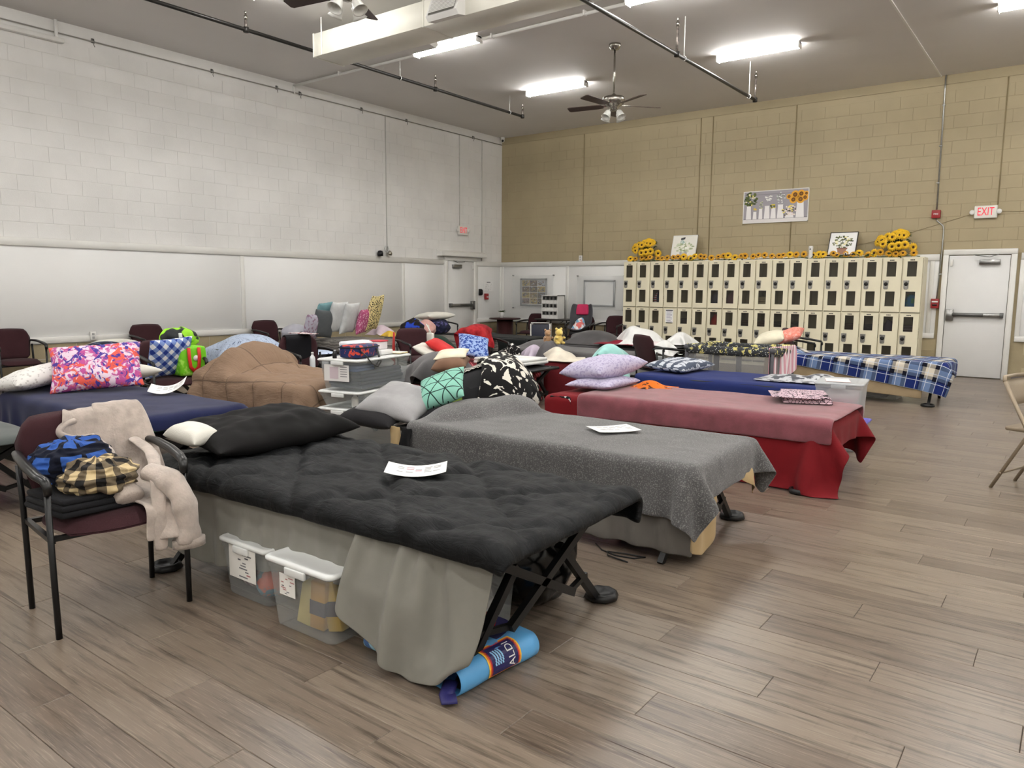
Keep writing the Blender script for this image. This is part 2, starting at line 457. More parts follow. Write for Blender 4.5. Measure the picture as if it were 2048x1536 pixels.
def folded(name, c, size, mat, label, cat, rz=0., layers=3, group=None, seed=0, tilt=(0, 0), parent=None):
    """neatly folded cloth: stacked soft layers with rounded fold edges"""
    m = MB(); h = size[2]/layers; r = random.Random(seed)
    for k in range(layers):
        m.rbox((r.uniform(-.008, .008), r.uniform(-.008, .008), h*(k+.5)), (size[0]/2*(1-.02*k), size[1]/2*(1-.02*k), h*.52), h*.45, seg=3)
    P = np.array(m.v); P[:, 2] += .006*vnoise(P[:, 0]*14, P[:, 1]*14, seed); m.v = [tuple(p) for p in P]
    o = m.build(name, mat, parent, uvs=P[:, :2]+P[:, 2:3]*.7); o.location = c; o.rotation_euler = (tilt[0], tilt[1], rz)
    if label: tag(o, label, cat, group)
    return o
def paper(name, c, size, rz, label, seed=0, lines=4, tilt=(0, 0), curl=.012, red=False):
    """printed sheet with a gentle curl and print on it"""
    n = 10; X, Y = np.meshgrid(np.linspace(-.5, .5, n), np.linspace(-.5, .5, n))
    P = np.stack([X*size[0], Y*size[1], curl*(np.abs(X*2)**2)], -1); t = thing(name, label, 'paper', c, rz); t.rotation_euler = (tilt[0], tilt[1], rz)
    o = MB().grid(P).build('sheet', plain('paper_white', (238, 238, 236), .8, var=.02), t); mods(o, .0006, 0)
    m = MB(); r = random.Random(seed)
    for col in range(5):
        for k in range(lines):
            x = -.32+col*.15; y = .22-k*.13; wl = .1+r.random()*.03
            c_ = srgb(170, 90, 110) if (red and r.random() < .3) else srgb(150, 150, 152)
            if r.random() < .2: continue
            xs = [x*size[0], (x+wl)*size[0]]; zf = lambda q: curl*(abs(q/size[0]*2)**2)+.0012
            m.add([(xs[0], y*size[1], zf(xs[0])), (xs[1], y*size[1], zf(xs[1])), (xs[1], (y+.05)*size[1], zf(xs[1])), (xs[0], (y+.05)*size[1], zf(xs[0]))], [(0, 1, 2, 3)], col=c_)
    m.build('print', vcol('print_ink', .8), t, normals=False)
    return t
# ------------------------------------------------------------------ room shell
H = 4.92; WT = 2.032; WB = .62; CC = .2032; BL = .4064; RX, RY = 15.5, -19.5; BANDZ = 4.764
def inframe(p, mx=0):
    d = np.asarray(p)-CAM; z = d @ FW
    if z < .1: return False, 99.
    x, y = 1024+F_PX*(d @ RT)/z, 768-F_PX*(d @ UP)/z
    return (-mx < x < 2048+mx and -mx < y < 1536+mx), float(np.linalg.norm(d))
# floor: vinyl planks laid along x
PW, PL = .18, 1.22
def plank_off(j): t = j*.381966; return (t-math.floor(t))*PL
def floor_mat():
    M = Mat('vinyl_plank', .42, 0, .5); x, y, z = M.xyz('Position')
    row = (y/PW).floor(); off = (row*.381966).frac()*PL; col = ((x+off)/PL).floor()
    idv = M.comb(row, col, 3.7); rnd = M.white(idv); rnd2 = M.white(M.comb(row, col, 9.1))
    gv = M.comb(x*1.1+rnd*37., y*16.+rnd2*11., rnd*5.)
    g1 = M.noise(2.2, gv, 6, .62, .6); g2 = M.noise(9., M.comb(x*.9+rnd*9., y*26., rnd2*3.), 4, .6)
    g3 = M.noise(3.2, M.comb(x*14., y*1.2+rnd2*7., rnd), 2)   # cross saw marks
    base = M.mix(srgb(104, 91, 79), srgb(128, 115, 101), rnd)
    base = M.mix(base, srgb(62, 51, 42), g1.smooth(.45, .72)*.85)
    base = M.mix(base, srgb(156, 144, 128), g2.smooth(.5, .75)*.6)
    base = M.mix(base, srgb(72, 60, 50), (g3.smooth(.6, .7)*g1.smooth(.4, .6))*.22)
    M.color(base); M.rough(g2*.14+.24); M.bump(g1*.5+g2*.5, .18, .002)
    return M.m
FM = floor_mat()
floor = struct(MB().b(0, RX, RY, 0, -.1, -.0035).build('floor', plain('floor_seam', (58, 50, 43), .8)))
def plank_mesh(x0, x1, y0, y1, rel=True):
    m = MB(); g = .0008; b = .0016
    x0 += g; x1 -= g; y0 += g; y1 -= g
    v = [(x0, y0, -.004), (x1, y0, -.004), (x1, y1, -.004), (x0, y1, -.004), (x0, y0, -b), (x1, y0, -b), (x1, y1, -b), (x0, y1, -b), (x0+b, y0+b, 0), (x1-b, y0+b, 0), (x1-b, y1-b, 0), (x0+b, y1-b, 0)]
    f = [(0, 1, 5, 4), (1, 2, 6, 5), (2, 3, 7, 6), (3, 0, 4, 7), (4, 5, 9, 8), (5, 6, 10, 9), (6, 7, 11, 10), (7, 4, 8, 11), (8, 9, 10, 11)]
    return v, f
_v, _f = plank_mesh(0, PL, 0, PW); _me = MB().add(_v, _f).mesh('plank'); _me.materials.append(FM)
cand = []; restm = MB()
for j in range(int(math.floor(RY/PW))+1, 0):
    o_ = plank_off(j)
    for k in range(-1, int(RX/PL)+2):
        x0, x1 = k*PL-o_, (k+1)*PL-o_; y0, y1 = j*PW, (j+1)*PW
        if x1 <= 0 or x0 >= RX: continue
        full = x0 >= 0 and x1 <= RX; c = ((x0+x1)/2, (y0+y1)/2, 0)
        ok, d = inframe(c, 150); ok = ok and full and (c[0] > 7.2 or c[1] < -12.6)
        if c[0] < 9.6 and -12.6 < c[1] < -4: d += 6
        cand.append((0 if ok else 1, d, x0, x1, y0, y1))
cand.sort()
for n_, (bad, d, x0, x1, y0, y1) in enumerate(cand):
    if n_ < 300 and not bad: link('plank', _me, FM, floor, (x0, y0, 0))
    else:
        v, f = plank_mesh(max(0, x0), min(RX, x1), y0, y1); restm.add(v, f)
tag(restm.build('plank_field', FM, floor), kind='stuff')

# painted masonry
def masonry(name, rgb, mott=.05):
    M = Mat(name, .55, 0, .35); c = srgb(*rgb); p = M.vec('Position')
    n = M.noise(1.1, p, 5); M.color(M.mix(tuple(k*(1-mott) for k in c), tuple(min(1, k*(1+mott)) for k in c), n.smooth(.3, .7)))
    M.bump(M.noise(55., p, 4, .7), .35, .004); return M.m
M_WHT = masonry('painted_block_white', (229, 228, 225)); M_TAN = masonry('painted_block_tan', (166, 153, 123))
M_WMOR = plain('joint_white', (223, 222, 218), .8); M_TMOR = plain('joint_tan', (157, 144, 115), .8)
def block_mesh(l, axis):
    g = .0025; b = .004; d = .0035; h = CC
    q = [(g, g), (l-g, g), (l-g, h-g), (g, h-g)]; qi = [(g+b, g+b), (l-g-b, g+b), (l-g-b, h-g-b), (g+b, h-g-b)]
    P = (lambda u, w, z: (w, -u, z)) if axis == 'x' else (lambda u, w, z: (u, -w, z))
    v = [P(u, -.02, z) for u, z in q]+[P(u, d-.0015, z) for u, z in q]+[P(u, d, z) for u, z in qi]
    f = [(i, (i+1) % 4, (i+1) % 4+4, i+4) for i in range(4)]+[(i+4, (i+1) % 4+4, (i+1) % 4+8, i+8) for i in range(4)]+[(8, 9, 10, 11)]
    return v, f
def block_wall(parent, axis, length, mat, zs, off_z, avoid=()):
    """blocks stand 6 mm proud of the joints; u runs away from the corner"""
    v, f = block_mesh(BL, axis); me = MB().add(v, f).build('tmp', mat).data; bpy.data.objects.remove(bpy.data.objects['tmp'])
    c_ = []
    for k, z in enumerate(zs):
        u = -(BL/2 if k % 2 else 0.)
        while u < length:
            a, b = max(u, 0), min(u+BL, length)
            p = (0, -(a+b)/2, z+CC/2) if axis == 'x' else ((a+b)/2, 0, z+CC/2)
            if not any(a < e[1] and b > e[0] and z < e[3] and z+CC > e[2] for e in avoid) and b-a > .05:
                ok, d = inframe(p); c_.append((0 if (ok and b-a > BL-.01) else 1, d, a, b, z))
            u += BL
    c_.sort(); rest = MB()
    for n_, (bad, d, a, b, z) in enumerate(c_):
        loc = (0, -a, z) if axis == 'x' else (a, 0, z)
        if n_ < 300 and not bad: link('block', me, mat, parent, loc)
        else:
            v, f = block_mesh(b-a, axis); rest.add([(p[0]+loc[0], p[1]+loc[1], p[2]+loc[2]) for p in v], f)
    tag(rest.build('block_field', mat, parent), kind='stuff')
zs_up = [WT+k*CC for k in range(13)]
wall_left = struct(MB().b(-.25, -.001, RY, 0, 0, H).build('wall_left', M_WMOR))
block_wall(wall_left, 'x', -RY, M_WHT, zs_up, 0)
wall_back = struct(MB().b(-.25, RX, .001, .25, 0, H).build('wall_back', M_TMOR))
block_wall(wall_back, 'y', RX, M_TAN, zs_up, 0)
# tan blocks under the panelling (both walls), low courses
def low_blocks(parent, axis, length, mat, holes):
    m = MB()
    for k in range(3):
        u = -(BL/2 if k % 2 else 0.)
        while u < length:
            a, b = max(u, 0), min(u+BL, length); u += BL
            if any(a < e[1] and b > e[0] for e in holes): continue
            v, f = block_mesh(b-a, axis); m.add([(p[0], p[1]-a, p[2]+k*CC) if axis == 'x' else (p[0]+a, p[1], p[2]+k*CC) for p in v], f)
    tag(m.build('low_block_field', mat, parent), kind='stuff')
low_blocks(wall_left, 'x', -RY, M_TAN, [(1.08, 2.0)]); low_blocks(wall_back, 'y', RX, M_TAN, [(9.38, 10.40)])
# top bond-beam bands with the dark joint below
MB().b(0, .012, RY, 0, BANDZ+.012, H).build('bond_beam', M_WHT, wall_left)
MB().b(0, .004, RY, 0, BANDZ-.095, BANDZ).build('bond_course', M_WHT, wall_left)
MB().b(0, RX, -.012, 0, BANDZ+.012, H).build('bond_beam', M_TAN, wall_back)
MB().b(0, RX, -.004, 0, BANDZ-.095, BANDZ).build('bond_course', M_TAN, wall_back)
# walls behind the viewer
wall_right = struct(MB().b(RX, RX+.2, RY, 0, 0, H).build('wall_right', M_WHT))
wall_front = struct(MB().b(-.25, RX+.2, RY-.2, RY, 0, H).build('wall_front', M_WHT))
# ceiling
def ceil_mat():
    M = Mat('painted_ceiling', .75, 0, .25); p = M.vec('Position'); n = M.noise(.7, p, 4); c = srgb(224, 221, 218)
    M.color(M.mix(tuple(k*.95 for k in c), c, n.smooth(.3, .7))); M.bump(M.noise(.55, p, 2), .12, .03); return M.m
M_CEIL = ceil_mat()
ceiling = struct(MB().b(-.25, RX+.2, RY-.2, .25, H, H+.2).build('ceiling', M_CEIL))
MB().b(8.87, 9.12, RY, -.014, H-.012, H).build('ceiling_batten', M_CEIL, ceiling)
MB().b(9.105, 9.13, RY, -.014, H-.018, H-.002).build('ceiling_bead', plain('trim_white', (228, 227, 222), .45, var=.03), ceiling)

# panelling (wainscot): sheets between rails and battens
M_PAN = plain('panel_white', (236, 236, 234), .42, spec=.5, var=.02, vs=.6); M_TRIM = _mats['trim_white']
def wainscot(wallname, axis, spans, battens, end):
    root = struct(MB().b(*( (0, .003, -spans[0][1], -spans[0][0]) if axis == 'x' else (spans[0][0], spans[0][1], -.003, 0)), WB+.01, WT-.01).build(wallname, M_PAN))
    def B(u0, u1, d0, d1, z0, z1, nm, mat):
        m = MB()
        if axis == 'x': m.rbox(((d0+d1)/2, -(u0+u1)/2, (z0+z1)/2), ((d1-d0)/2, (u1-u0)/2, (z1-z0)/2), .003, seg=1)
        else: m.rbox(((u0+u1)/2, -(d0+d1)/2, (z0+z1)/2), ((u1-u0)/2, (d1-d0)/2, (z1-z0)/2), .003, seg=1)
        m.build(nm, mat, root)
    for s0, s1 in spans:
        cuts = [s0]+[b for b in battens if s0 < b < s1]+[s1]
        for a, b in zip(cuts, cuts[1:]): B(a+.002, b-.002, .002, .008, WB+.02, WT-.02, 'panel', M_PAN)
        B(s0, s1, .0, .036, WT-.105, WT, 'top_rail', M_TRIM); B(s0, s1, .0, .034, WB, WB+.085, 'bottom_rail', M_TRIM)
        for b in battens:
            if s0 < b < s1: B(b-.035, b+.035, .0, .022, WB+.085, WT-.105, 'batten', M_TRIM)
    return root
wainscot('trim_1', 'x', [(2.07, -RY), (.0, 1.02)], [.03, .94, 3.32, 7.08, 10.84, 14.6, 18.3], None)
wainscot('trim_2', 'y', [(.0, 9.30), (10.44, RX)], [.05, 1.90, 3.40, 5.4, 7.4, 9.2, 10.47, 12.3, 14.1], None)
M_BASE = plain('cove_base', (92, 86, 84), .6, var=.05)
def base(name, axis, spans):
    m = MB()
    for a, b in spans:
        prof = [(0, 0), (.018, 0), (.008, .02), (.006, .1), (0, .1)]
        m.prism(prof, (lambda u, v, d: (u+.005, -d, v)) if axis == 'x' else (lambda u, v, d: (d, -u-.005, v)), a, b)
    struct(m.build(name, M_BASE))
base('baseboard_left', 'x', [(0, 1.02), (2.07, -RY)]); base('baseboard_back', 'y', [(0, 9.30), (10.44, RX)])

# doors
M_DOOR = plain('door_white', (224, 224, 222), .4, spec=.5, var=.03, vs=1.2); M_STEEL = plain('brushed_steel', (150, 150, 148), .32, 1., var=.08, vs=30); M_DSTEEL = plain('dull_steel', (120, 120, 118), .45, .8)
def door(name, fn, u0, u1, ht, bar_dir, nodetail=False):
    """fn(u,d,z): d out of the wall into the room"""
    def box(m, a, b, d0, d1, z0, z1, r=.004):
        p, q = Vector(fn(a, d0, z0)), Vector(fn(b, d1, z1)); c = (p+q)/2; h = [abs(x)/2 for x in (q-p)]
        return m.rbox(c, h, r, seg=1)
    root = struct(box(MB(), u0, u1, .004, .05, .012, ht).build(name, M_DOOR))
    for a, b, z0, z1 in ((u0-.09, u0-.008, 0, ht+.011), (u1+.008, u1+.09, 0, ht+.011), (u0-.09, u1+.09, ht+.012, ht+.1)):
        box(MB(), a, b, 0, .068, z0, z1).build('casing', M_TRIM, root)
    s = bar_dir; L, R = (u0, u1) if s > 0 else (u1, u0)   # latch side L
    m = MB(); box(m, L+s*.015, L+s*.12, .05, .115, .93, 1.12); lt = m.build('latch_case', M_STEEL, root)
    m = MB(); box(m, L+s*.11, R-s*.06, .085, .125, 1.0, 1.065, .012); pb = m.build('panic_bar', M_STEEL, root)
    m = MB(); box(m, L+s*.11, L+s*.55, .118, .13, 1.005, 1.06, .004); m.build('push_pad', plain('dark_steel', (105, 105, 103), .4, .9), pb)
    m = MB(); box(m, R-s*.08, R-s*.03, .05, .13, .99, 1.075); m.build('end_bracket', M_DSTEEL, root)
    m = MB(); box(m, R-s*.42, R-s*.13, .05, .105, ht-.15, ht-.07); cl = m.build('closer', M_STEEL, root)
    m = MB(); m.bar(fn(R-s*.28, .11, ht-.03), fn(R-s*.48, .13, ht-.005), .02, .012); m.bar(fn(R-s*.28, .11, ht-.03), fn(R-s*.15, .09, ht+.01), .02, .012); m.build('closer_arm', M_DSTEEL, cl)
    m = MB(); box(m, L+s*.02, L+s*.06, .05, .07, ht-.17, ht-.06); m.build('contact', M_TRIM, root)
    return root
door('door_1', lambda u, d, z: (u, -d, z), 9.445, 10.30, 2.0, +1)
door('door_2', lambda u, d, z: (d, -u, z), 1.10, 1.99, 2.0, +1)
dc = MB(); dc.prism([(0, 2.105), (.16, 2.105), (.17, 2.12), (.16, 2.19), (0, 2.24)], lambda u, v, d: (u, -d, v), .76, 2.3); struct(dc.build('trim_3', M_TRIM))

# ------------------------------------------------------------------ ceiling fixtures
M_WHITEMETAL = plain('white_metal', (224, 223, 219), .4, spec=.5, var=.03); M_LENS = emis('lamp_lens', (1., .985, .955), LAMP_STRENGTH)
lx_, ly_ = [3.02, 6.56, 10.15, 13.7], [-3.15, -6.0, -8.85, -11.7, -14.55, -17.4]
def strip_light(x, y, label):
    t = thing('strip_light', label, 'ceiling light', (x, y, H), group='fluorescent strip lights on the ceiling')
    m = MB(); m.rbox((.61, 0, -.02), (.61, .045, .02), .004, seg=1); m.build('housing', M_WHITEMETAL, t)
    m = MB(); prof = [(-.065, -.038), (-.07, -.055), (-.05, -.085), (0, -.097), (.05, -.085), (.07, -.055), (.065, -.038)]
    m.prism(prof, lambda u, v, d: (d, u, v), .012, 1.208); m.build('lens', M_LENS, t)
    for e in (0, 1): m = MB(); m.rbox((.006+e*1.208, 0, -.055), (.006, .072, .045), .003, seg=1); m.build('end_cap', M_WHITEMETAL, t)
    return t
for i, x in enumerate(lx_):
    for j, y in enumerate(ly_): strip_light(x, y, 'white fluorescent strip light mounted flat on the beige ceiling')
M_NICK = plain('brushed_nickel', (168, 164, 156), .25, 1., var=.06, vs=20); M_BLADE = plain('fan_blade_brown', (74, 58, 52), .5, var=.12, vs=6); M_SHADE = plain('frosted_glass', (226, 226, 220), .3, spec=.6, var=.02)
def ceiling_fan(x, y, ph, label, drop=.72):
    t = thing('ceiling_fan', label, 'ceiling fan', (x, y, H), ph)
    MB().lathe([(.0, 0), (.085, 0), (.088, -.03), (.06, -.075), (.02, -.085)], n=24).build('canopy', M_NICK, t)
    MB().tube([(0, 0, -.07), (0, 0, -drop)], .014, 10).build('downrod', M_NICK, t)
    MB().lathe([(.02, -drop+.03), (.05, -drop), (.15, -drop-.02), (.165, -drop-.06), (.14, -drop-.12), (.09, -drop-.15), (.07, -drop-.17), (.07, -drop-.2), (.03, -drop-.215)], n=28).build('motor', M_NICK, t)
    for k in range(5):
        a = 2*math.pi*k/5; R = RZ(a); zb = -drop-.135
        def P(u, v, w): return R @ Vector((u, v, w+zb+.22*v))
        m = MB(); prof = [(.17, -.05), (.25, -.062), (.68, -.068), (.705, -.05), (.705, .05), (.68, .068), (.25, .062), (.17, .05)]
        m.prism(prof, P, -.004, .004); b = m.build('blade', M_BLADE, t)
        m = MB(); m.prism([(.08, -.02), (.2, -.045), (.26, -.02), (.26, .02), (.2, .045), (.08, .02)], P, .004, .01); m.build('blade_bracket', M_NICK, b)
    zl = -drop-.21
    for k in range(4):
        a = 2*math.pi*k/4+.5; R = RZ(a) @ Matrix.Rotation(math.radians(148), 3, 'Y')
        arm = MB(); arm.tube([RZ(a) @ Vector(p) for p in ((.02, 0, zl+.02), (.07, 0, zl+.01), (.1, 0, zl-.015))], .009, 8); ar = arm.build('light_arm', M_NICK, t)
        m = MB(); m.lathe([(.022, 0), (.04, .02), (.05, .06), (.056, .1), (.072, .125), (.066, .122), (.05, .1), (.045, .06), (.03, .02)], RZ(a) @ Vector((.095, 0, zl-.01)), 18, R, cap=False); m.build('lamp_shade', M_SHADE, ar)
    return t
p_ = atz(1230, 88, H); ceiling_fan(p_[0], p_[1], math.radians(47), 'brown-bladed ceiling fan with four glass shades, hanging from a long rod before the tan wall')
p_ = atz(695, 22, H-.72-.3); ceiling_fan(p_[0], p_[1], math.radians(-25), 'brown-bladed ceiling fan with frosted shades hanging beside the white air duct')
# air duct
duct = thing('air_duct', 'long white rectangular air duct hung below the ceiling on straps', 'air duct', (2.82, -7.5, 4.45))
dl = 8.0; yw = .255; dh = .29
for k in range(4):
    x0 = k*2.0+(.0 if k else 0); MB().rbox((x0+1.0, 0, dh/2), (.998, yw, dh/2), .004, seg=1).build('duct_section', plain('duct_paint', (222, 220, 208), .5, var=.03), duct)
    MB().rbox((x0+.01 if k else .012, 0, dh/2), (.012, yw+.006, dh/2+.006), .002, seg=1).build('duct_flange', plain('duct_paint', (222, 220, 208)), duct)
for x0 in (.18, 2.6, 4.6, 6.6):
    for s in (-1, 1): MB().b(x0-.012, x0+.012, s*(yw+.004)-.002, s*(yw+.004)+.002, 0, H-4.45).build('hanger_strap', M_WHITEMETAL, duct)
def register(x, s, nm):
    m = MB(); w = .26
    fn = lambda u, v, d: (x+d, s*(yw+u), v)
    m.prism([(0, .0), (0, .27), (.05, .27), (.16, .03), (.12, -.02)], fn, 0, .46); r_ = m.build('register_box', M_WHITEMETAL, duct)
    a, b = Vector((.055, .262)), Vector((.162, .035)); nrm = Vector((b.y-a.y, -(b.x-a.x))).normalized()*-1
    nv = Vector((.9, .42)); MB().add([(x+.035, s*(yw+a.x+nv.x*.003), a.y+nv.y*.003), (x+.425, s*(yw+a.x+nv.x*.003), a.y+nv.y*.003), (x+.425, s*(yw+b.x+nv.x*.003), b.y+nv.y*.003), (x+.035, s*(yw+b.x+nv.x*.003), b.y+nv.y*.003)], [(0, 1, 2, 3)]).build('grille_back', plain('louver_grey', (96, 94, 88), .6), r_)
    for k in range(11):
        p = a.lerp(b, (k+.8)/12.4)+nv*.008
        MB().box((x+.23, s*(yw+p.x), p.y), (.195, .0015, .0065), Rot(x=s*.42)).build('louver', M_WHITEMETAL, r_)
q = aty(893, 14, -7.5-yw-.08); register(float(q[0])-2.82-.25, -1, 'near'); q = aty(838, 112, -7.5+yw+.08); register(float(q[0])-2.82-.2, 1, 'far'); register(6.2, 1, 'far')
# sprinkler lines
M_BLKPIPE = plain('black_pipe', (40, 38, 36), .4, .4, var=.15, vs=12)
def sprinkler(x, y0, y1, z, risers, hangers, label, elbow=True):
    t = thing('sprinkler_pipe', label, 'pipe', (x, y1, z))
    MB().tube([(0, y0-y1, 0), (0, 0, 0)], .024, 10).build('pipe', M_BLKPIPE, t)
    for y in risers:
        r = MB().tube([(0, y-y1, 0), (0, y-y1, H-z-.18)], .018, 8).build('riser', plain('spotted_pipe', (120, 112, 106), .35, .6, var=.5, vs=40), t)
        MB().lathe([(.0, 0), (.022, 0), (.022, .05), (.012, .06), (.012, .09), (.02, .1), (.0, .102)], (0, y-y1, H-z-.18), 10).build('sprinkler_head', M_NICK, r)
        MB().lathe([(.026, -.035), (.036, -.03), (.036, .03), (.026, .035)], (0, y-y1, 0), 12).build('tee', M_BLKPIPE, t)
    for y in hangers:
        MB().tube([(0, y-y1, .02), (0, y-y1, H-z)], .007, 6).build('hanger_rod', M_WHITEMETAL, t)
        MB().tube([(.03*math.cos(a), y-y1, .03*math.sin(a)) for a in np.linspace(0, 2*math.pi, 13)[:-1]], .005, 6, closed=True).build('hanger_ring', M_WHITEMETAL, t)
a = atz(1510, 200, 4.4); sprinkler(float(a[0]), -14, float(a[1]), 4.4, [float(a[1]), -5.22, -8.3], [-2.6, -5.0, -8.0], 'black sprinkler pipe with upright risers below the strip lights ending at the tan wall')
a = atz(1045, 233, 4.62); sprinkler(float(a[0]), -14, float(a[1]), 4.62, [float(a[1]), -5.1, -8.6], [-3.1, -5.9], 'black sprinkler pipe running past the end of the white air duct')
t = thing('ceiling_conduit', 'white conduit running across the ceiling from the white block wall', 'conduit', (.02, -5.94, 4.88))
MB().tube([(0, 0, 0), (7.0, 0, 0)], .022, 8).build('pipe', M_WHITEMETAL, t)
for x in (1.2, 2.9, 4.4, 5.9): MB().rbox((x, 0, .01), (.015, .035, .035), .004, seg=1).build('clamp', M_WHITEMETAL, t)
MB().tube([(0, 0, 0), (0.0, 0, -.14)], .022, 8).build('drop', M_WHITEMETAL, t)
# small camera in the corner, wall conduits, hooks
t = thing('security_camera', 'small white dome camera on the ceiling in the room corner', 'camera', (.10, -.10, H))
MB().lathe([(.0, 0), (.05, 0), (.05, -.03), (.045, -.05)], n=16).build('mount', M_WHITEMETAL, t)
MB().sphere((0.01, -.015, -.075), .045).build('ball', M_WHITEMETAL, t); MB().sphere((.03, -.045, -.085), .028).build('lens', plain('lens_black', (12, 12, 14), .15), t)
def conduit(name, pts, r, mat, label, clips=()):
    t = thing(name, label, 'conduit', pts[0]); p0 = Vector(pts[0])
    MB().tube([Vector(p)-p0 for p in pts], r, 8).build('pipe', mat, t)
    for c in clips: MB().rbox(Vector(c)-p0, (.022, .012, .012), .003, seg=1).build('clip', mat, t)
M_EMT = plain('galvanised', (176, 178, 176), .35, .85, var=.1, vs=15)
conduit('wall_conduit', [(9.19, -.03, H), (9.19, -.03, 4.7), (9.19, -.018, 4.58), (9.20, -.018, 2.77)], .012, M_EMT, 'galvanised conduit dropping to the red alarm horn beside the door', [(9.19, -.018, z) for z in (4.45, 3.8, 3.2)])
conduit('wall_conduit', [(9.20, -.018, 2.62), (9.22, -.018, 2.58), (9.31, -.018, 2.5), (9.325, -.018, 2.42), (9.325, -.03, 2.05), (9.30, -.03, 1.28)], .010, M_EMT, 'bent galvanised conduit between red alarm horn and red pull station', [(9.325, -.03, 1.7)])
for x, z0, nm in ((2.284, 2.12, 'tan painted conduit dropping to a small socket box above the panelling'), (4.975, 2.0, 'tan painted conduit dropping behind the hydrangea picture'), (5.224, 2.0, 'tan painted conduit beside the hydrangea picture'), (6.816, 2.0, 'tan painted conduit running down behind the wide flower canvas'), (10.06, 2.8, 'tan painted conduit dropping to the exit sign by the door')):
    conduit('wall_conduit', [(x, -.012, BANDZ), (x, -.012, z0)], .009, plain('tan_conduit', (144, 130, 98), .6), nm)
for y, z0, nm in ((-3.774, 2.12, 'white painted conduit above the wall siren'), (-1.551, 2.76, 'white painted conduit above the small exit sign'), (-.764, 2.04, 'white painted conduit next to the room corner')):
    conduit('wall_conduit', [(.014, y, BANDZ), (.014, y, z0)], .010, plain('white_conduit', (200, 199, 194), .6), nm)
conduit('wall_conduit', [(.03, -12.5, BANDZ-.002), (.03, -6.0, BANDZ-.002), (.03, -.05, BANDZ-.002)], .008, plain('grey_conduit', (150, 147, 140), .6), 'thin grey conduit running under the bond beam of the white wall')
for i, y in enumerate((-9.3, -7.5, -6.3, -5.82, -4.4, -3.2, -1.1)):
    t = thing('wall_hook', 'small dark hook under the bond beam of the white wall', 'hook', (.03, y, BANDZ-.02), group='hooks along the white wall')
    MB().tube([(0, 0, .05), (.03, 0, .04), (.035, 0, 0), (.02, 0, -.03), (.0, .02, -.05)], .005, 6).build('hook', M_DSTEEL, t); MB().rbox((-.01, 0, .03), (.01, .015, .03), .003, seg=1).build('plate', M_DSTEEL, t)
t = thing('wall_track', 'white metal track under the ceiling at the end of the white wall', 'track', (.05, -10.6, 4.66))
MB().rbox((0, 0, 0), (.04, .9, .03), .004, seg=1).build('channel', M_WHITEMETAL, t); MB().rbox((0, .82, .14), (.012, .02, .14), .003, seg=1).build('strap', M_WHITEMETAL, t)

# signs and alarms on the walls
def text_mesh(txt, size, name, mat, parent, mtx, ext=.001):
    cu = bpy.data.curves.new('t', 'FONT'); cu.body = txt; cu.size = size; cu.align_x = 'CENTER'; cu.align_y = 'CENTER'; cu.extrude = ext
    o = bpy.data.objects.new('t', cu); COL.objects.link(o); bpy.context.view_layer.update()
    me = bpy.data.meshes.new_from_object(o.evaluated_get(bpy.context.evaluated_depsgraph_get())); bpy.data.objects.remove(o)
    me.transform(mtx); me.materials.clear(); return link(name, me, mat, parent)
M_RED = plain('alarm_red', (150, 40, 42), .4, var=.06); M_EXITR = emis('exit_red', (1., .05, .09), .22); M_EXITR.node_tree.nodes['Principled BSDF'].inputs['Base Color'].default_value = (.62, .02, .05, 1)
def exit_sign(loc, rz, label):
    t = thing('exit_sign', label, 'exit sign', loc, rz)
    MB().rbox((0, -.03, 0), (.16, .025, .1), .012).build('body', plain('sign_white', (228, 226, 218), .5, var=.02), t)
    T = Matrix.Translation((0, -.058, 0)) @ Matrix.Rotation(math.pi/2, 4, 'X') @ Matrix.Diagonal((.92, 1.45, 1, 1))
    text_mesh('EXIT', .125, 'letters', M_EXITR, t, T)
    for s in (-1, 1): MB().lathe([(.0, 0), (.03, 0), (.04, .03), (.038, .035), (.0, .03)], (s*.185, -.03, 0), 12, Rot(x=math.pi/2)).build('lamp_head', M_WHITEMETAL, t)
exit_sign((9.905, -.008, 2.69), 0, 'white exit sign with red letters on the tan wall above the door')
exit_sign((.008, -1.47, 2.69), math.pi/2, 'small red-lettered exit sign on the white block wall above the door in that wall')
t = thing('alarm_horn', 'red fire alarm horn box where the conduit ends on the tan wall', 'fire alarm', (9.20, -.01, 2.69)); MB().rbox((0, -.03, 0), (.065, .03, .065), .006).build('box', M_RED, t)
text_mesh('FIRE', .04, 'lettering', plain('paper_white', (238, 238, 236), .8, var=.02), t, Matrix.Translation((0, -.0615, 0)) @ Matrix.Rotation(math.pi/2, 4, 'X'))
t = thing('pull_station', 'red fire alarm pull station beside the white door', 'fire alarm', (9.285, -.03, 1.21)); MB().rbox((0, -.03, 0), (.06, .03, .08), .006).build('box', M_RED, t)
MB().rbox((0, -.065, .03), (.045, .004, .012), .002).build('handle_label', M_WHITEMETAL, t); MB().rbox((0, -.065, -.025), (.035, .008, .012), .002).build('handle', plain('lens_black', (12, 12, 14)), t)
t = thing('pull_station', 'small red pull station on the panelling between the block wall door and the corner', 'fire alarm', (.03, -.645, 1.22)); MB().rbox((.03, 0, 0), (.03, .05, .07), .006).build('box', M_RED, t); MB().rbox((.063, 0, -.01), (.004, .03, .012), .002).build('handle', M_WHITEMETAL, t)
t = thing('wall_phone', 'black wall phone hung beside the casing of the block wall door', 'phone', (.03, -.86, 1.32)); MB().rbox((.02, 0, 0), (.02, .035, .075), .006).build('base', plain('phone_black', (22, 22, 24), .4), t); MB().tube([(.05, .02, .06), (.065, .02, .03), (.065, .02, -.03), (.05, .02, -.06)], .014, 8).build('handset', plain('phone_black', (22, 22, 24)), t)
